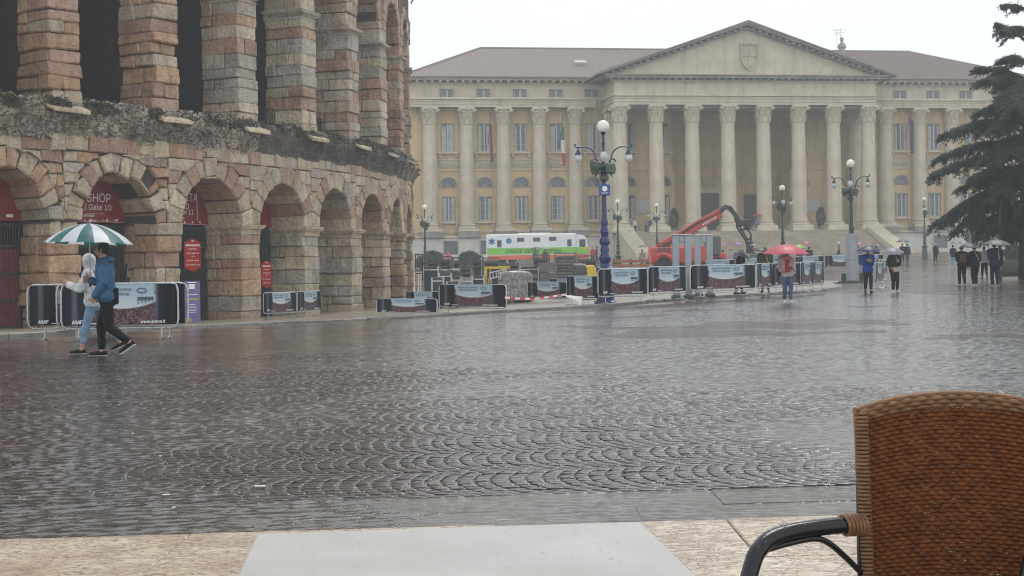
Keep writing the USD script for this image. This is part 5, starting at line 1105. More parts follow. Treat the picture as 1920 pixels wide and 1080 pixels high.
# ---------------------------------------------------------------- people and umbrellas
MF = manifold3d.Manifold
_S = {n: trimesh.creation.icosphere(n, 1.0).vertices for n in (1, 2)}
def sp(p, r, sc=(1, 1, 1), d=1): return _S[d] * (np.asarray(sc) * r) + np.asarray(p, float)
def hull(*pts): return MF.hull_points(np.vstack(pts))
def limb(ch, rs, add=0.0): return [hull(sp(a, ra + add), sp(b, rb + add)) for a, b, ra, rb in zip(ch[:-1], ch[1:], rs[:-1], rs[1:])]
def fuse(L, res, it=6):
    m = MF.batch_boolean(L, manifold3d.OpType.Add).refine_to_length(res).to_mesh()
    t = trimesh.Trimesh(m.vert_properties[:, :3], m.tri_verts, process=True)
    trimesh.smoothing.filter_taubin(t, lamb=.5, nu=.53, iterations=it); return t
def ik(a, b, l1, l2, bend):
    a, b = np.asarray(a, float), np.asarray(b, float); d = b - a; D = np.linalg.norm(d); D2 = min(D, (l1 + l2) * .999); d /= D + 1e-9
    b = a + d * D2; x = (l1 * l1 - l2 * l2 + D2 * D2) / (2 * D2); h = math.sqrt(max(l1 * l1 - x * x, 0)); n = np.asarray(bend, float) - d * (np.asarray(bend) @ d); n /= np.linalg.norm(n) + 1e-9
    return a + d * x + n * h, b
m_skin = M('skin', (.36, .20, .14), (.42, .25, .18), 6, .5, .1); m_hair = M('dark_hair', (.015, .011, .009), (.03, .022, .017), 30, .5, .1, .4, 60)
def cloth(name, c, rough=.7, v=.25, spec=.2): return M('cloth_' + name, tuple(x * (1 - v) for x in c), tuple(min(1, x * (1 + v)) for x in c), 7, rough, .1, .35, 22, spec=spec)
CL = {n: cloth(n, c) for n, c in dict(white=(.58, .57, .58), steelblue=(.045, .11, .20), jeans=(.16, .25, .36), black=(.008, .008, .0095), navy=(.014, .017, .032), royal=(.015, .055, .26), olive=(.05, .052, .035), darkgreen=(.025, .032, .024), pinkgrey=(.40, .29, .31), rust=(.32, .06, .03), bluejean=(.06, .09, .155), teal=(.05, .13, .16), grey=(.16, .165, .17), lightblue=(.26, .36, .44), pink=(.55, .13, .25), lightgrey=(.4, .4, .39), brown=(.09, .055, .035), red=(.4, .05, .05), purple=(.16, .13, .26), beige=(.33, .28, .2)).items()}
def hand(wr, d, n, s, curl):
    """palm, four fingers and a thumb: wrist, direction of the fingers, normal out of the palm, size, curl"""
    d = np.asarray(d, float); d /= np.linalg.norm(d); n = np.asarray(n, float); n = n - d * (n @ d); n /= np.linalg.norm(n); w = np.cross(n, d); P = wr + d * .5 * s; L = []
    L.append(hull(sp(wr, .13 * s), sp(P + w * .2 * s, .11 * s), sp(P - w * .2 * s, .11 * s)))
    for i, (o, ln) in enumerate(((-.24, .36), (-.08, .44), (.08, .42), (.23, .32))):
        b = P + w * o * s; a1 = curl * .8; d1 = d * math.cos(a1) + n * math.sin(a1); c = b + d1 * ln * .5 * s; a2 = curl * 1.9; d2 = d * math.cos(a2) + n * math.sin(a2); e = c + d2 * ln * .5 * s
        L += [hull(sp(b, .062 * s), sp(c, .056 * s)), hull(sp(c, .056 * s), sp(e, .046 * s))]
    tb = wr + d * .15 * s - w * .2 * s; td = d * .6 - w * .65 + n * .35 * (1 + curl); td /= np.linalg.norm(td); tc = tb + td * .26 * s; te = tc + (td * .6 + d * .5 + n * .4 * curl) * .22 * s
    return L + [hull(sp(tb, .075 * s), sp(tc, .062 * s)), hull(sp(tc, .062 * s), sp(te, .048 * s))]
def person(label, loc, rz, H, jacket, trousers, shoes='black', hair=True, feet=((.12, 0), (-.12, 0)), hands=None, lean=.02, hood=None, res=.04, hem=.47, skirt=0, cuff=.05, curl=(.9, .9), headyaw=0.0, face=False, jt=.014, group=None, fit=1.0, collar=False):
    t = thing('person', label, 'person', loc, rz, group); h = H
    pel = np.array([0, 0, .53 * h]); che = np.array([lean * h, 0, .73 * h]); nk = np.array([lean * 1.3 * h, 0, .845 * h]); hd = np.array([lean * 1.5 * h + .012 * h, 0, .928 * h])
    sw = .105 * h * fit
    J = {}
    for i, sd in enumerate((1, -1)):
        fx, fz = feet[i]; hip = np.array([0, sd * .05 * h, .51 * h]); ank = np.array([fx * h, sd * .048 * h, (.045 + fz) * h]); kn, ank = ik(hip, ank, .245 * h, .232 * h, (1, 0, 0)); J[sd] = [hip, kn, ank]
        pitch = -.9 * min(1, fz * 9); fd = np.array([math.cos(pitch), sd * .12, math.sin(pitch)]); J[sd].append(fd)
    A = {}
    hands = hands or ((.02, .15, .47), (.02, -.15, .47))
    for i, sd in enumerate((1, -1)):
        sh = np.array([lean * 1.1 * h, sd * sw, .805 * h]); hx = np.array(hands[i]) * h; el, wr = ik(sh, hx, .165 * h, .15 * h, (-.8, sd * .35, -.5)); A[sd] = [sh, el, wr]
    def torso(a, lo=None):
        L = [hull(sp(pel + [0, .035 * h, -.01 * h], .068 * h + a, (.85, 1, 1)), sp(pel - [0, .035 * h, .01 * h], .068 * h + a, (.85, 1, 1)), sp((pel + che) / 2 + [0, .03 * h, 0], .055 * h + a), sp((pel + che) / 2 - [0, .03 * h, 0], .055 * h + a)),
             hull(sp((pel + che) / 2 + [0, .03 * h, 0], .055 * h + a), sp((pel + che) / 2 - [0, .03 * h, 0], .055 * h + a), sp(che + [0, .045 * h * fit, 0], .06 * h + a), sp(che - [0, .045 * h * fit, 0], .06 * h + a)),
             hull(sp(che + [0, .045 * h * fit, 0], .06 * h + a), sp(che - [0, .045 * h * fit, 0], .06 * h + a), sp(A[1][0] - [0, .012 * h, 0], .036 * h + a), sp(A[-1][0] + [0, .012 * h, 0], .036 * h + a), sp(nk - [0, 0, .02 * h], .034 * h + a))]
        return L
    cy, sy = math.cos(headyaw), math.sin(headyaw); Rh = np.array([[cy, -sy, 0], [sy, cy, 0], [0, 0, 1]]); hp = lambda x, y, z: hd + Rh @ np.array([x, y, z]) * h
    L = torso(0) + limb([nk - [0, 0, .03 * h], hd - [0, 0, .02 * h]], [.034 * h, .03 * h])
    L += [hull(sp(hp(-.008, 0, .012), .052 * h, (1.08, .86, 1.05), 2), sp(hp(.02, 0, -.035), .028 * h, (1, .9, 1)), sp(hp(.03, 0, .0), .03 * h)), hull(sp(hp(.052, 0, .008), .006 * h), sp(hp(.064, 0, -.012), .0085 * h), sp(hp(.05, 0, -.014), .01 * h)),
          hull(sp(hp(.047, .012, -.034), .006 * h), sp(hp(.047, -.012, -.034), .006 * h)), hull(sp(hp(.044, .022, .016), .008 * h), sp(hp(.044, -.022, .016), .008 * h))]
    for sd in (1, -1):
        L.append(hull(sp(hp(-.004, sd * .046, .008), .011 * h, (.6, .5, 1)), sp(hp(-.006, sd * .047, -.012), .008 * h, (.6, .5, 1))))
        L += limb(A[sd], [.03 * h, .026 * h, .0175 * h]); d = A[sd][2] - A[sd][1]; L += hand(A[sd][2], d, np.array([.6, -sd * .6, .3]) if d[2] > -.1 * h else np.array([.25, -sd, 0]), .105 * h, curl[0 if sd > 0 else 1])
        hip, kn, an, fd = J[sd]; L += limb([hip, kn, an], [.052 * h, .034 * h, .022 * h]); L.append(hull(sp(an - [0, 0, .02 * h], .024 * h), sp(an + fd * .085 * h - [0, 0, .026 * h], .016 * h)))
    part(t, 'body', fuse(L, res), m_skin, True)
    def folds(m, amp, seed):
        p = m.vertices; n = m.vertex_normals; q = np.stack([p[:, 0] * 7, p[:, 1] * 7, p[:, 2] * 13 + p[:, 1] * 9], 1)
        m.vertices = p + n * ((meshkit.fbm(q + seed, 3, 4) - .5) * amp * h)[:, None]; return m
    L = torso(jt * h) 
    for sd in (1, -1): 
        L += limb([A[sd][0], A[sd][1], A[sd][1] + (A[sd][2] - A[sd][1]) * .93], [.031 * h, .027 * h, .021 * h], jt * h * .9)
        if hem < .5: L.append(hull(sp(pel + [0, sd * .038 * h, 0], .07 * h + jt * h), sp([.0, sd * .04 * h, (hem + .07) * h], .07 * h + jt * h)))
    jm = fuse(L, res)
    v = jm.vertices; low = v[:, 2] < hem * h; arm = np.minimum(*[np.linalg.norm(v - A[s][2], axis=1) for s in (1, -1)]) < .12 * h; v[low & ~arm, 2] = hem * h; jm.vertices = v
    folds(jm, .022, len(label))
    jk = part(t, 'jacket', jm, CL[jacket], True)
    if hood or collar:
        c = sp(nk + [-.03 * h, 0, .0], .055 * h, (1.1, 1.15, .55), 2); part(jk.GetPrim() if hasattr(jk, 'GetPrim') else jk, 'collar', fuse([hull(c, sp(nk + [.012 * h, 0, -.01 * h], .048 * h, (1, 1.1, .5)))], res), CL[jacket], True)
    if hood:
        o = hull(sp(hp(-.015, 0, .012), .066 * h, (1.05, .95, 1.1), 2), sp(nk + [-.01 * h, 0, .01 * h], .055 * h)); cut = hull(sp(hp(.075, 0, -.012), .06 * h, (1.2, .82, 1.05), 2)); part(jk, 'hood', fuse([o - cut], res * .8, 3), CL[jacket], True)
    elif hair:
        o = hull(sp(hp(-.014, 0, .018), .056 * h, (1.08, .92, 1.02), 2), *( [sp(nk + [-.03 * h, 0, .0], .03 * h)] if hair == 'long' else [])); cut = hull(sp(hp(.065, 0, -.02), .05 * h, (1, 1.3, 1.0), 2)); low_ = MF.cube((1, 1, 1)).translate((-.5, -.5, hd[2] - .03 * h - 1)) if hair != 'long' else None
        o = o - cut; o = o - low_ if low_ is not None else o; part(t, 'hair', fuse([o], res * .8, 3), m_hair, True)
    L = [hull(sp(pel + [0, .036 * h, -.012 * h], .071 * h, (.9, 1, 1)), sp(pel - [0, .036 * h, .012 * h], .071 * h, (.9, 1, 1)), sp([0, .045 * h, .48 * h], .062 * h), sp([0, -.045 * h, .48 * h], .062 * h))]
    for sd in (1, -1): hip, kn, an, fd = J[sd]; L += limb([hip, kn, an + (kn - an) * (cuff / .23)], [.058 * h, .042 * h, .032 * h], .002 * h)
    part(t, 'trousers', folds(fuse(L, res), .020, len(label) + 5), CL[trousers], True)
    for sd in (1, -1):
        hip, kn, an, fd = J[sd]; b = an - [0, 0, .018 * h]; up = np.array([-fd[2], 0, fd[0]]); s_ = part(t, 'shoe', fuse([hull(sp(b - fd * .02 * h, .028 * h, (1, .9, .95)), sp(b + fd * .05 * h - up * .004 * h, .024 * h), sp(b + fd * .10 * h - up * .008 * h, .019 * h, (1, 1.1, .9)))], res * .7, 3), CL[shoes], True)
        if face: part(s_, 'sole', fuse([hull(sp(b - fd * .028 * h - up * .021 * h, .022 * h, (1, 1, .3)), sp(b + fd * .108 * h - up * .021 * h, .02 * h, (1, 1, .3)))], res, 2), CL['lightgrey'], True)
    if face:
        for sd in (1, -1): part(t, 'eye', G().sphere(hp(.047, sd * .02, .004), .0065 * h, 1), CL['black'], True); part(t, 'eyebrow', G().tube([hp(.051, sd * .012, .018), hp(.046, sd * .03, .018)], .003 * h, 5), m_hair)
    return t
def umbrella(label, apex, R, cols, shaft, tilt=(0, 0), n=8, h=.3, handle=True, mats=None, group=None):
    t = thing('umbrella', label, 'umbrella', apex, 0, group); tx, ty = tilt
    Rx = np.array([[1, 0, 0], [0, math.cos(ty), -math.sin(ty)], [0, math.sin(ty), math.cos(ty)]]) @ np.array([[math.cos(tx), 0, math.sin(tx)], [0, 1, 0], [-math.sin(tx), 0, math.cos(tx)]])
    nr, na = 7, 4; rr = np.linspace(.0, 1, nr)
    def pnl(i):
        V = []
        for q in rr:
            for j in range(na + 1):
                a = (i + j / na) * 2 * math.pi / n; sag = 4 * (j / na) * (1 - j / na); r = R * q * (1 - .05 * sag * q * (8 / n)); z = -h * R * (q ** 1.8) * 1.0 + .018 * sag * q * R - .03 * R * (q > .98)
                V.append((r * math.cos(a), r * math.sin(a), z))
        F = [(a * (na + 1) + b, (a + 1) * (na + 1) + b, (a + 1) * (na + 1) + b + 1, a * (na + 1) + b + 1) for a in range(nr - 1) for b in range(na)]
        return np.array(V) @ Rx.T, np.array(F)
    if len(cols) > 1:
        for i in range(n): part(t, 'panel', pnl(i), cols[i % len(cols)], True)
    else:
        g = G()
        for i in range(n): g.add(*pnl(i))
        part(t, 'canopy', g, cols[0], True)
    g = G()
    for i in range(n):
        a = i * 2 * math.pi / n; g.tube(np.array([(R * q * math.cos(a), R * q * math.sin(a), -h * R * q ** 1.8 - .008) for q in np.linspace(.03, 1, 6)]) @ Rx.T, .004, 4)
    part(t, 'ribs', g, m_steel, kind='stuff')
    ax = Rx @ np.array([0, 0, 1.0]); e = np.asarray(shaft, float) - np.asarray(apex, float) if shaft is not None else -ax * .75
    part(t, 'shaft', G().tube([ax * .06, e], .008 if R > .4 else .006, 6), m_steel); d = e / np.linalg.norm(e); part(t, 'handle', G().tube([e, e + d * .05, e + d * .1], .014, 6), CL['black']); return t
def fab(n, c): return M('umbrella_' + n, tuple(x * .85 for x in c), c, 5, .4, .1, .1, 20, trans=tuple(min(1, x * 1.1) for x in c), spec=.5)
U = {n: fab(n, c) for n, c in dict(green=(.015, .13, .12), white=(.68, .69, .72), pink=(.62, .09, .13), navy=(.035, .04, .11), grey=(.27, .27, .31), black=(.018, .018, .022), slate=(.045, .05, .08), sage=(.12, .145, .125), lime=(.42, .55, .05), red=(.55, .06, .06), violet=(.22, .18, .36), magenta=(.65, .10, .28)).items()}
# the couple in front
pm = foot(203, 669); PXM = pm[1] / FOC
man = person('man in a blue hooded jacket and black trousers walking under the striped umbrella', pm, math.pi, 1.80, 'steelblue', 'black', 'black', True, ((-.20, .075), (.07, 0)), ((.085, .105, .53), (.16, -.035, .665)), .02, None, .018, .455, cuff=.035, curl=(1.2, 1.5), face=True, jt=.016, collar=True)
pw = foot(165, 667); pw = pw + [0, .35, 0]; pw[2] = T(pw[0], pw[1])
wom = person('woman in a white hooded raincoat and cropped jeans pointing ahead, at the man\'s side', pw, math.pi, 1.62, 'white', 'jeans', 'black', False, ((.115, 0), (-.265, .05)), ((.235, .05, .70), (.05, -.12, .52)), .03, True, .018, .475, cuff=.085, curl=(.7, .9), face=True, jt=.018)
part(wom, 'pink_panel', G().add(*(lambda v, f: (v, f))(*cbox((.17, .008, .30), .003))).xf(lambda v: v + np.array([-.01, .165, .93])) if False else G().box((-.015, .135, .95), (.12, .05, .22), 0, .02), CL['pinkgrey'])
part(man, 'shoulder_bag', G().box((-.16, .10, .95), (.08, .06, .26), .2, .02), CL['black'])
ap = at(167, 419, pm[1] - .02); sh_ = pm + np.array([-.16 * 1.8, .04 * 1.8 * 0, .665 * 1.8]) * np.array([1, 1, 1]) + np.array([0, .06, 0])
umbrella('large green and white striped umbrella over the couple', ap, .685, [U['green'], U['white']], sh_, (.03, -.02), 16, .44)
# the others: pixel of the feet (or depth), heading, clothes
BK, FR = math.pi / 2, -math.pi / 2
def folk(label, px, py=None, Y=None, **k):
    p = foot(px, py) if py else ground_at(px, Y)
    if k.pop('pave', False): p[2] = TP(p[0], p[1])
    return person(label, p, k.pop('rz', FR), k.pop('H', 1.7), k.pop('j', 'black'), k.pop('t', 'navy'), k.pop('s', 'black'), **k), p
def brolly(label, px, py, w, Y, col, p=None, tilt=(0, 0), hgt=.36):
    a = at(px, py, Y); R = w / 2 / FOC * Y; sh = None if p is None else (p[0] + .1, p[1] - .2, p[2] + 1.12); return umbrella(label, a, R, [U[col]], sh, tilt, 8, hgt)
UP = ((.12, .06, .68), (.02, -.15, .47))
t, p = folk('woman in jeans, red top and pale pink cardigan under the coral pink umbrella', 1476, 568, H=1.64, j='pinkgrey', t='bluejean', s='white', hair='long', hands=((.13, .05, .70), (.06, -.13, .60)), feet=((.07, 0), (-.05, .01)), res=.025, hem=.49, fit=.92)
part(t, 'red_top', G().box((.135, 0, 1.13), (.06, .17, .40), 0, .025), CL['rust']); part(t, 'shoulder_bag', G().box((-.02, -.24, .95), (.2, .08, .26), 0, .03), CL['black'])
brolly('coral pink umbrella held by the woman in front of the barriers', 1473, 458, 88, p[1] - .15, 'pink', p, (.02, 0), .40)
t, p = folk('person in a royal blue raincoat facing the camera beside the grey wrapped lamp', 1627, 549, H=1.70, j='royal', t='navy', s='black', hands=((.14, .05, .70), (.14, -.05, .70)), feet=((.09, 0), (-.06, .01)), res=.03, hem=.44, fit=1.08)
brolly('navy blue umbrella over the person in the royal blue raincoat', 1627, 461, 46, p[1] - .1, 'navy', p, (0, .1), .42)
t, p = folk('person in dark olive with a beige bag under the pale grey umbrella', 1677, 549, H=1.66, j='darkgreen', t='black', s='white', hands=((.13, .06, .70), (.08, -.1, .56)), feet=((.02, 0), (.06, .0)), res=.03, hem=.47)
part(t, 'bag', G().box((.17, .03, .86), (.1, .28, .2), 0, .04), CL['beige']); brolly('pale grey umbrella right of the navy blue one', 1671, 464, 46, p[1] - .1, 'grey', p, (-.05, .15), .42)
t, p = folk('person seen from behind in black with a brown backpack', 1804, 538, rz=BK, H=1.72, j='black', t='black', s='grey', hands=UP, feet=((.06, 0), (-.05, 0)), res=.03, fit=1.1)
part(t, 'backpack', G().box((-.17, 0, 1.18), (.16, .3, .42), 0, .06), CL['brown'])
t, p = folk('person in a black jacket seen from behind, right of the brown backpack', 1828, 538, rz=BK, H=1.72, j='black', t='black', s='lightgrey', feet=((-.05, 0), (.07, 0)), res=.03, hands=((.05, .13, .5), (.12, -.06, .68)))
brolly('slate blue umbrella shared by the two people in black', 1818, 456, 38, p[1] - .1, 'slate', p, (.08, .08), .4)
t, p = folk('broad man in a dark navy jacket walking away, rightmost of the group', 1866, 540, rz=BK, H=1.82, j='navy', t='navy', s='grey', hands=((.1, .06, .68), (.04, -.15, .48)), feet=((.05, 0), (-.04, 0)), res=.03, fit=1.2, jt=.022, hem=.44)
brolly('wide sage grey umbrella over the broad man in navy', 1870, 449, 52, p[1] - .1, 'sage', p, (.06, .05), .36)
t, p = folk('person in a pale grey top and dark trousers ahead of the broad man', 1846, 522, rz=BK, H=1.68, j='lightgrey', t='black', s='black', feet=((.1, 0), (-.1, .02)), hands=UP); brolly('small dark umbrella ahead of the broad man', 1841, 455, 24, p[1], 'black', p)
t, p = folk('person in pale blue trousers and a navy top, left of the brown backpack', 1787, 503, rz=BK, H=1.66, j='navy', t='lightblue', s='white', feet=((.04, 0), (-.04, 0)), hands=UP); brolly('grey green umbrella above the person in pale blue trousers', 1792, 452, 25, p[1], 'sage', p)
t, p = folk('lone dark figure under a small umbrella before the podium windows', 1754, 494, rz=BK, H=1.68, j='black', t='black', feet=((.1, 0), (-.1, .03)), hands=UP); brolly('small dark umbrella of the lone figure before the podium', 1753, 456, 17, p[1], 'slate', p)
t, p = folk('left one of the far pair in dark blue at the foot of the stair cheek', 1692, 494, rz=BK, H=1.74, j='navy', t='navy', feet=((.05, 0), (-.05, 0)), hands=UP); t, p = folk('right one of the far pair in dark blue at the foot of the stair cheek', 1701, 495, rz=BK, H=1.74, j='slate' if 'slate' in CL else 'navy', t='bluejean', feet=((-.05, 0), (.07, 0)))
brolly('dark blue umbrella over the far pair by the stair cheek', 1692, 449, 27, p[1] - .5, 'slate', p)
folk('dark figure without umbrella on the lawn at the right edge', 1901, 488, rz=2.4, H=1.76, j='olive', t='black', feet=((.12, 0), (-.12, .02)))
t, p = folk('figure with a white hood and bag left of the wrapped lamp', 1573, 483, rz=2.6, H=1.7, j='grey', t='navy', feet=((.08, 0), (-.08, .01)), hair=False, hood=None); part(t, 'white_hood', G().sphere((.03, 0, 1.58), .13, 2, (1, .9, 1.05)), CL['white'], True); part(t, 'bag', G().box((.2, 0, .95), (.12, .3, .4), 0, .05), CL['white'])
t, p = folk('person in teal under the lime green umbrella', 1500, Y=108, H=1.7, j='teal', t='navy', rz=BK); brolly('lime green umbrella behind the pink one', 1497, 459, 24, p[1], 'lime', p, (0, .1), .42)
t, p = folk('person in a dark coat under the small red umbrella', 1517, Y=112, H=1.72, j='black', t='black', rz=BK); brolly('small red umbrella above the lime one', 1510, 453, 20, p[1], 'red', p)
t, p = folk('person in black behind the wide barrier under the tilted black umbrella', 1384, Y=55.5, H=1.66, j='black', t='black', rz=.4, lean=.06, hands=((.16, .05, .66), (.1, -.1, .55)), pave=True, res=.03); brolly('tilted black umbrella behind the wide barrier', 1389, 469, 46, p[1] - .3, 'black', p, (.45, .1), .4); part(t, 'white_bag', G().box((.1, -.28, 1.05), (.34, .12, .2), 0, .05), CL['lightgrey'])
t, p = folk('person in an olive parka behind the barriers, half hidden by the pink umbrella', 1434, Y=56.5, H=1.74, j='olive', t='black', rz=BK, fit=1.2, jt=.024, pave=True, hands=UP, res=.03); brolly('black umbrella peeping out left of the pink umbrella', 1428, 464, 34, p[1], 'black', p, (.2, 0), .4)
for (lb, px, Y, j, tr, ub, ux, uy, uw, uc) in (
    ('person in pink among the distant crowd right of the portals', 1355, 112, 'pink', 'black', 'tiny magenta umbrella right of the grey portals', 1355, 456, 11, 'magenta'), ('person in a pale jacket right of the grey portals', 1345, 114, 'lightgrey', 'teal', 'grey umbrella just right of the portals', 1346, 454, 15, 'grey'),
    ('person under the first violet umbrella', 1382, 110, 'purple', 'navy', 'violet umbrella left of the hanging jib', 1382, 454, 26, 'violet'), ('person under the second violet umbrella, right of the jib', 1412, 108, 'grey', 'navy', 'second violet umbrella right of the jib', 1412, 457, 18, 'violet'),
    ('person behind the navy umbrella under a magenta one', 1609, 118, 'grey', 'navy', 'magenta umbrella left of the navy one', 1609, 455, 17, 'magenta'), ('person far behind the royal blue raincoat', 1643, 116, 'black', 'black', 'dark grey umbrella between the navy and the pale grey ones', 1644, 457, 28, 'slate'),
    ('person with a dark umbrella before the left stair cheek', 1204, 130, 'beige', 'grey', 'dark umbrella before the left stair cheek', 1204, 460, 18, 'black'), ('person before the ambulance under a slate umbrella', 1003, 148, 'grey', 'navy', 'slate umbrella before the lettering of the ambulance', 1005, 463, 20, 'slate'),
    ('person before the ambulance under a pale umbrella', 1022, 149, 'brown', 'black', 'pale umbrella before the ambulance', 1022, 464, 14, 'grey')):
    t, p = folk(lb, px, Y=Y, j=j, t=tr, rz=BK, H=1.68); brolly(ub, ux, uy, uw, p[1] - .3, uc, p)
folk('yard worker in dark clothes standing between the crates', 964, Y=101, H=1.78, j='black', t='black', rz=BK, feet=((.03, 0), (-.04, 0)), lean=.05); folk('figure in a lilac poncho before the podium doorway', 840, Y=150, H=1.66, j='pink', t='purple', hem=.3, jt=.03, hood=True, hair=False)
folk('person in dark red beside the ambulance cab', 1111, Y=156, H=1.7, j='red', t='navy'); folk('person in navy beside the ambulance cab', 1118, Y=157, H=1.74, j='navy', t='black', rz=0)
def onhall(t_, w_, z_): return np.array([PX0 + t_ * math.cos(PTH) + w_ * math.sin(PTH), 200 + t_ * math.sin(PTH) - w_ * math.cos(PTH), z_])
for lb, t_, w_, j, tr in (('pale clothed person standing beside the first portico column', -15.3, 6.3, 'lightgrey', 'black'), ('person in grey beside the second portico column, left one', -13.8, 6.2, 'grey', 'navy'), ('person in olive beside the second portico column, right one', -13.2, 6.0, 'olive', 'olive'), ('person in purple on the portico before the dark door', 1.1, 6.2, 'purple', 'navy')): person(lb, onhall(t_, w_, 5.62), FR, 1.75, j, tr)
umbrella('magenta umbrella on the portico before the dark door', onhall(1.2, 6.0, 7.9), .6, [U['magenta']], None, (0, 0), 8, .4)
# ---------------------------------------------------------------- cedar and lawn
m_needle = M('cedar_needles', (.06, .098, .088), (.13, .18, .155), .8, .6, .1, isl=.5, spec=.3, trans=(.10, .15, .12)); m_bark = M('cedar_bark', (.03, .024, .02), (.06, .05, .042), 5, .85, .1, .8, 12)
m_grass = M('wet_grass', (.022, .045, .014), (.05, .085, .028), 1.5, .6, .1, isl=.4)
YC = 76.0; tb = ground_at(1926, YC); cedar = thing('cedar_tree', 'big dark cedar with drooping tiers of boughs at the right edge', 'tree')
pt = lambda px, py, dy=0.0: at(px, py, YC + dy)
trunk = [tb, pt(1927, 400), pt(1928, 250), pt(1932, 100), pt(1936, -60), pt(1938, -160)]
part(cedar, 'trunk', G().tube(smoothed(trunk, 5), np.linspace(.48, .12, 26), 10), m_bark, True)
stem = [ground_at(1874, YC - 3), at(1874, 440, YC - 3), at(1876, 390, YC - 3), at(1890, 330, YC - 2)]; part(cedar, 'trunk', G().tube(smoothed(stem, 5), np.linspace(.11, .05, 16), 7), m_bark, True)
r2 = np.random.default_rng(11)
boughs = [((1926, 270), (1753, 298), 1.5, .8), ((1926, 300), (1756, 322), -1, .9), ((1926, 150), (1832, 128), 0, .7), ((1926, 80), (1870, 46), .5, .55), ((1926, 60), (1878, 58), -1.5, .5), ((1926, 200), (1838, 212), -2, .7), ((1926, 235), (1770, 252), -1.5, .75), ((1926, 250), (1800, 240), 2.5, .8), ((1926, 330), (1800, 352), 1, .9), ((1926, 345), (1757, 418), -1.5, .6), ((1926, 350), (1780, 408), 0, .9), ((1926, 365), (1795, 432), -2.5, .8), ((1926, 370), (1850, 440), 1.5, .9), ((1880, 400), (1840, 446), -3, .5), ((1926, 320), (1830, 330), 3, 1), ((1926, 280), (1850, 300), -3.5, 1), ((1926, 190), (1880, 180), 2.5, .8), ((1926, 120), (1880, 112), -2, .6), ((1926, 340), (1880, 360), -4, 1), ((1926, 390), (1870, 425), -3, .9), ((1926, 215), (1870, 240), -4, .9), ((1926, 20), (1885, 10), 1, .4), ((1926, -20), (1905, -30), 0, .4), ((1926, 165), (1845, 150), -2.5, .6), ((1926, 310), (1862, 345), 4, 1), ((1926, 390), (1890, 445), 2, .9), ((1926, 400), (1905, 450), -3, .8), ((1926, 150), (1900, 200), -5, .9), ((1926, 260), (1895, 290), -5, 1)]
boughs += [((1926, y), (1926 + dx, y + 25), dy, .9) for y, dx, dy in ((60, 60, 0), (120, 80, 2), (180, 100, -2), (240, 120, 1), (300, 130, -1), (350, 130, 2), (390, 120, -2), (200, 40, -6), (300, 50, -6), (380, 30, -6))]
V, F = [], np.array([(0, 1, 2), (0, 2, 3)])
for (a, b, dy, dens) in boughs:
    p0, p1 = pt(*a), pt(*b, dy); L = np.linalg.norm(p1 - p0); mid = (p0 + p1) / 2 + [0, 0, .10 * L]; path = smoothed([p0, mid, p1], 8); part(cedar, 'bough', G().tube(path, np.linspace(.09, .015, len(path)), 5), m_bark, True)
    d = (p1 - p0) / L; side = np.cross(d, (0, 0, 1)); side /= np.linalg.norm(side); nt = int(34 * dens + 22 * L)
    for i in range(nt):
        s = r2.uniform(.12, 1.0) ** .8; k = s * (len(path) - 1); c = path[int(k)] + (path[min(int(k) + 1, len(path) - 1)] - path[int(k)]) * (k % 1)
        tl = r2.uniform(.35, 1.25) * (1.25 - .75 * s) * (.55 + .14 * L); sg = r2.choice((-1, 1)); td = side * sg * r2.uniform(.5, 1) + d * r2.uniform(.2, 1.0) + np.array([0, 0, r2.uniform(-.55, .05)]); td /= np.linalg.norm(td)
        n = int(20 + 34 * tl)
        f = r2.uniform(0, 1, n); cc = c + td * (f * tl)[:, None] + np.array([0, 0, -.30]) * (tl * f ** 2)[:, None] + r2.normal(0, .03, (n, 3))
        ld = td * r2.uniform(.2, 1, n)[:, None] + r2.normal(0, .45, (n, 3)) + np.array([0, 0, -.35]); ld /= np.linalg.norm(ld, axis=1, keepdims=True); ln = r2.uniform(.09, .2, n)[:, None]; wd = np.cross(ld, r2.normal(0, 1, (n, 3))); wd /= np.linalg.norm(wd, axis=1, keepdims=True); w = .028
        V.append(np.stack([cc, cc + ld * ln * .5 + wd * w, cc + ld * ln, cc + ld * ln * .5 - wd * w], 1))
V = np.concatenate(V); part(cedar, 'needle_sprays', (V.reshape(-1, 3), (F[None] + 4 * np.arange(len(V))[:, None, None]).reshape(-1, 3)), m_needle, kind='stuff')
n = 9000; px_ = r2.uniform(1872, 2050, n); Yl = r2.uniform(80, 128, n); keep = px_ > 1875 + (Yl - 80) * .1; X = (px_[keep] - 960) / FOC * Yl[keep]; Yl = Yl[keep]; Z = T(X, Yl); n = len(X); hh = r2.uniform(.1, .26, n); o = r2.normal(0, .05, (n, 2, 2))
Vg = np.stack([np.stack([X - .05, Yl, Z], 1), np.stack([X + .05, Yl, Z], 1), np.stack([X + o[:, 0, 0], Yl + o[:, 0, 1], Z + hh], 1)], 1)
tag(part(None, 'grass', (Vg.reshape(-1, 3), np.arange(3 * n).reshape(-1, 3)), m_grass), 'short wet grass of the garden under the cedar', 'grass', None, 'stuff')
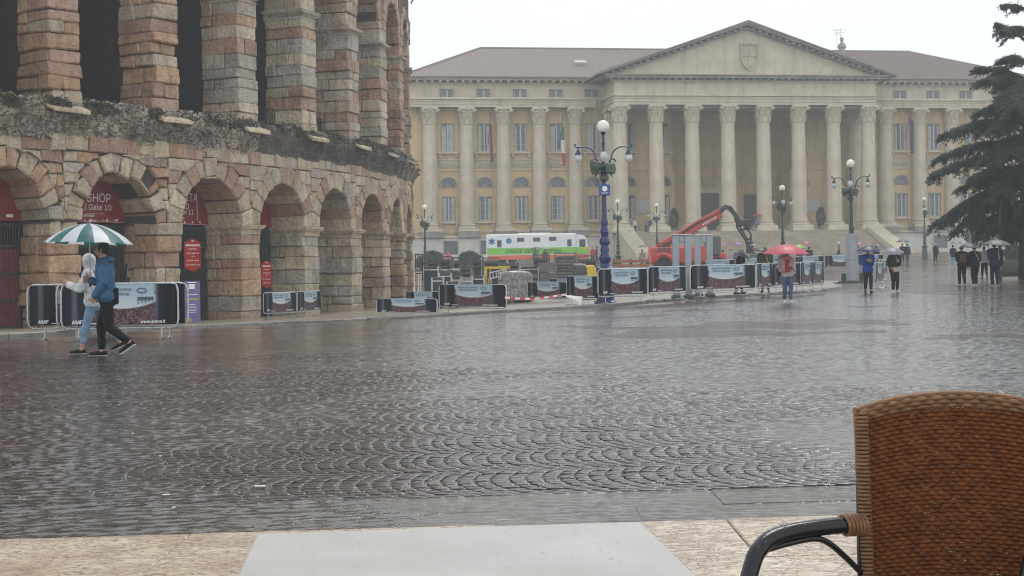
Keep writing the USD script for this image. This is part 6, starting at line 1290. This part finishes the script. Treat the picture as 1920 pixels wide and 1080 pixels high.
for a, Y, h, lb in ((812, 165, 1.6, 'low bush before the podium, left of the doorway'), (880, 160, 1.5, 'dark ragged bush left of the ambulance'), (1905, 132, 1.4, 'clipped hedge on the lawn at the right edge'), (800, 150, 1.3, 'small bush by the lamp at the arena edge')):
    p = ground_at(a, Y); t = thing('bush', lb, 'bush', p); n = 1400; q = r2.normal(0, 1, (n, 3)); q /= np.linalg.norm(q, axis=1, keepdims=True); q *= r2.uniform(.6, 1, (n, 1)) * np.array([1.2, .8, h / 2]); q[:, 2] += h / 2; Vb = q[:, None] + r2.normal(0, .1, (n, 3, 3))
    part(t, 'foliage', (Vb.reshape(-1, 3), np.arange(3 * n).reshape(-1, 3)), m_leafd); part(t, 'stem', G().tube([(0, 0, 0), (0, 0, h * .6)], .05, 6), m_bark)
# ---------------------------------------------------------------- table and chairs in front
def onz(px, py, z): u, v = uv_(px, py); Y = (EYE - z) * FOC / v; return np.array([u / FOC * Y, Y, z])
FLc, FRc = onz(481, 1000, .75), onz(1202, 978, .75); ex = FRc - FLc; WT = np.linalg.norm(ex); ex /= WT; ey = np.array([-ex[1], ex[0], 0]); 
m_top = usdkit.material(stage, '/World/Looks/table_top', {'tc': ('texture_coordinate', {}), 'v': ('voronoi_texture', {'scale': 70.0}), 'r': ('rgb_ramp', {'ramp': [(0.0, (1, 1, 1)), (.22, (.6, .6, .6)), (.3, (0, 0, 0))]}), 'nm': ('noise_texture', {'scale': 7.0, 'detail': 3.0}), 'gt': ('math', {'math_type': 'multiply'}), 'b': ('bump', {'strength': .25, 'distance': .001}),
    'n': ('noise_texture', {'scale': 5.0, 'detail': 5.0}), 'rp': ('rgb_ramp', {'ramp': [(.3, (.31, .30, .28)), (.7, (.38, .37, .35))]}), 'rr': ('map_range', {'to_min': .4, 'to_max': .62}), 'p': ('principled_bsdf', {'specular_ior_level': .5})},
    [('tc.object', 'v.vector'), ('v.distance', 'r.fac'), ('tc.object', 'nm.vector'), ('nm.fac', 'gt.value1'), ('r.color', 'gt.value2'), ('gt.value', 'b.height'), ('b.normal', 'p.normal'), ('tc.object', 'n.vector'), ('n.fac', 'rp.fac'), ('rp.color', 'p.base_color'), ('n.fac', 'rr.value'), ('rr.result', 'p.roughness')], surface='p.BSDF')
tbl = thing('cafe_table', 'pale grey rectangular cafe table wet with rain, in front', 'table', (FLc[0], FLc[1], 0), math.atan2(ex[1], ex[0])); DT = .82
part(tbl, 'table_top', G().b2((0, -DT, .725), (WT, 0, .75), .004), m_top); part(tbl, 'apron', G().b2((.05, -DT + .05, .66), (WT - .05, -.05, .722)), m_blk)
for x in (.07, WT - .07):
    for y in (-.07, -DT + .07): part(tbl, 'leg', G().b2((x - .022, y - .022, 0), (x + .022, y + .022, .66), .004), m_blk)
g = G()
for _ in range(160):
    x, y, r = r2.uniform(.02, WT - .02), -r2.uniform(.01, .5), r2.uniform(.001, .0026); g.sphere((x, y, .75), r, 1, (1.2, 1, .4))
m_drop = usdkit.material(stage, '/World/Looks/water_drop', {'p': ('principled_bsdf', {'base_color': (.95, .97, 1.0), 'roughness': .02, 'transmission_weight': 1.0, 'ior': 1.33})}, [], surface='p.BSDF')
part(tbl, 'rain_drops', g, m_drop, True, kind='stuff')
m_rat = M('rattan', (.125, .036, .010), (.24, .078, .021), 40, .6, .1, .2, 200, isl=.3, spec=.25); m_rat2 = M('rattan_border', (.12, .055, .022), (.21, .105, .046), 40, .6, .1, .2, 200); m_alub = M('black_tube', (.004, .0045, .005), (.008, .0085, .0095), 9, .14, .06, spec=.4)
YCH = 3.76; c0 = at(1605, 766, YCH); CW, ch = .505, thing('rattan_chair', 'brown woven rattan armchair with wet black tubular arms', 'chair', (c0[0], c0[1], 0), -.08)
ZT, ZB_ = c0[2], .40
hw = lambda z: (CW / 2) * (1 - .05 * (ZT - z) / (ZT - ZB_)); cyv = lambda x: .05 * (1 - (2 * (x - CW / 2) / CW) ** 2)
arch = lambda x: .036 * (1 - (2 * (x - CW / 2) / CW) ** 2)
def strand(i, z, r0, sp_, amp, par, x0, x1, arc=1.0, n_per=4):
    n = int((x1 - x0) / sp_ * n_per) + 1; x = np.linspace(x0, x1, n); y = cyv(x) + amp * np.cos(np.pi * (x / sp_ + par)); return np.stack([x, y, z + arch(x) * arc + .0006 * np.sin(x * 90 + i * 2)], 1)
SPX = .0128; rows = np.arange(ZB_, ZT - .035, .0104); V = []
for i, z in enumerate(rows):
    fr_ = (z - ZB_) / (ZT - ZB_); m_ = hw(z); x0, x1 = CW / 2 - m_ + .014, CW / 2 + m_ - .014
    v, f = tube(strand(i, z, 0, SPX, .0030, i % 2, x0, x1, fr_), .0060, 6); part(ch, 'weave_strand', (v, f), m_rat, True)
for x in np.arange(SPX, CW - .01, SPX): zz = np.linspace(ZB_, ZT - .005, 14); g = G().tube(np.stack([np.clip(x, CW / 2 - hw(zz) + .01, CW / 2 + hw(zz) - .01), np.full(14, cyv(x)), zz + arch(x) * (zz - ZB_) / (ZT - ZB_)], 1), .0026, 5); part(ch, 'stake', g, m_rat)
for k, (dz, dy) in enumerate(((-.033, 0), (-.023, -.002), (-.013, -.003), (-.004, .002), (-.004, .014), (-.016, .016))):
    x = np.linspace(-.003, CW + .003, 90); y = cyv(x) + dy + .004 * np.cos(np.pi * (x / .019 + k)); part(ch, 'border_strand', G().tube(np.stack([x, y, ZT + dz + arch(x)], 1), .0064, 7), m_rat2, True)
for sd in (0, 1):
    g = G(); zz = np.arange(ZB_, ZT - .01, .0098)
    for q, z in enumerate(zz): 
        e = CW / 2 + (1 if sd else -1) * hw(z); s = -1 if sd else 1; g.tube(smoothed([(e + s * .026, -.004 + .003 * (q % 2), z), (e + s * .012, -.008, z), (e - s * .002, 0, z), (e, .016, z), (e + s * .02, .016, z)], 2), .0053, 5)
    part(ch, 'edge_wrapping', g, m_rat2, True, kind='stuff')
for e_ in (.008, CW - .008): part(ch, 'back_frame', G().tube([(e_, .006, ZB_), (e_, .006, ZT - .02)], .011, 8), m_alub)
a_, b_ = math.cos(.08), math.sin(.08)
def loc_(p): d = np.asarray(p, float) - [c0[0], c0[1], 0]; return np.array([d[0] * a_ - d[1] * b_, d[0] * b_ + d[1] * a_, d[2]])
arm = [loc_(at(*q)) for q in ((1615, 983, 3.76), (1580, 985, 3.74), (1530, 990, 3.71), (1480, 998, 3.68), (1444, 1011, 3.65), (1421, 1034, 3.62), (1409, 1062, 3.6), (1398, 1110, 3.57), (1388, 1180, 3.54))]; foot_ = arm[-1] * [1, 1, 0] + [-.02, -.03, .0]
brc = [loc_(at(*q)) for q in ((1440, 1030, 3.64), (1478, 1019, 3.67), (1525, 1010, 3.70), (1553, 1018, 3.72), (1585, 1045, 3.74), (1614, 1074, 3.76))]
mir = lambda P: [np.array([CW - p[0], p[1], p[2]]) for p in P]
for P, Bq in ((arm, brc), (mir(arm), mir(brc))):
    f0 = P[-1] * [1, 1, 0] + [0, -.03, .0]; pa = smoothed(P + [(P[-1] + f0) / 2, f0], 6); ar = part(ch, 'arm', G().tube(pa, .0215, 12), m_alub, True); part(ch, 'brace', G().tube(smoothed(Bq, 6), .008, 8), m_alub, True)
    g = G()
    for q in range(6):
        c = P[0] + (P[1] - P[0]) * (q * .19 - .05); d = P[1] - P[0]; fr3 = frame(d); an = np.linspace(0, 2 * math.pi, 15)[:-1]; g.tube(np.stack([.0245 * np.cos(an), .0245 * np.sin(an), .004 * np.sin(an)], 1) @ fr3 + c, .0052, 6, closed=True)
    part(ch, 'arm_binding', g, m_rat2, True, kind='stuff')
    g = G(); tg = np.gradient(pa, axis=0)
    for _ in range(330):
        k = r2.integers(2, 34); a = r2.uniform(-1.9, 1.9) if r2.random() < .8 else math.pi + r2.uniform(-.4, .4); s = np.cross(tg[k], (0, 0, 1)); s /= np.linalg.norm(s); u = np.cross(s, tg[k]); u /= np.linalg.norm(u); o = u * math.cos(a) + s * math.sin(a); g.sphere(pa[k] + (pa[k + 1] - pa[k]) * r2.random() + o * .0213, r2.uniform(.0009, .0026), 1)
    part(ar, 'rain_drops', g, m_drop, True, kind='stuff')
for sd in (.02, CW - .02): part(ch, 'leg', G().tube([(sd, .01, ZB_ + .05), (sd, .06, .0)], .012, 8), m_alub)
part(ch, 'seat', G().b2((.02, -.42, .40), (CW - .02, .0, .44), .015), m_rat)
copy_of(ch.GetPrim() if not isinstance(ch, Usd.Prim) else ch, 'second rattan armchair of which one black arm enters at the bottom right corner', (c0[0] + .66, c0[1] - .04, 0), -.08)
# litter and splashes
for px, py, s in ((487, 915, .07), (311, 931, .04), (300, 858, .025), (325, 955, .02), (248, 815, .02)):
    p = onz(px, py, -.03); tag(part(None, 'litter', G().box(p + [0, 0, .012], (s, s * .3, .006), r2.uniform(-.4, .4), .001), m_white), {487: 'white paper scrap on the wet cobbles, the longest one', 311: 'small pale scrap on the edge of the gutter slabs', 300: 'tiny white scrap among the cobbles left of the paper', 325: 'pale speck on the gutter slabs', 248: 'pale speck among the cobbles on the left'}[px], 'litter')
g = G(); n = 900; Ys = 1 / r2.uniform(1 / 42, 1 / 8.8, n); Xs = r2.uniform(-.36, .36, n) * Ys
for X, Y in zip(Xs, Ys):
    z = T(X, Y) + .014; r = r2.uniform(.004, .011)
    for q in range(5): a = q * 1.257 + r2.random(); g.sphere((X + r * 1.6 * math.cos(a), Y + r * 1.6 * math.sin(a), z + r2.uniform(.0, .03)), r * r2.uniform(.22, .5), 0, (1, 1, 1.4))
tag(part(None, 'rain_splashes', g, m_drop, True), 'splashes of rain drops on the wet cobbles', 'splashes', None, 'stuff')

# repeats of a kind share a group
GROUPS = dict(crowd_barrier='crowd barriers with printed banners', street_lamp='ornate street lamps of the square', umbrella='umbrellas of the passers-by', person='people out in the rain', flight_case='flight cases in the yard', steel_cage='steel cages in the yard', deck_stack='stacks of boards in the yard', iron_gate='gates in the ground floor arches', lunette_banner='red banners filling the arch tops', crest_sign='red notice boards on the gates', portal_frame='grey steel portals on the kerb', rattan_chair='chairs of the cafe', flag='flags on the town hall', potted_cypress='clipped cypresses on the portico', bush='bushes before the podium', tarpaulin_heap='sheeted heaps in the yard', litter='scraps of litter on the wet ground')
for p in stage.GetPrimAtPath('/World').GetChildren():
    b = p.GetName().rstrip('0123456789').rstrip('_')
    if b in GROUPS: p.SetCustomDataByKey('group', GROUPS[b])
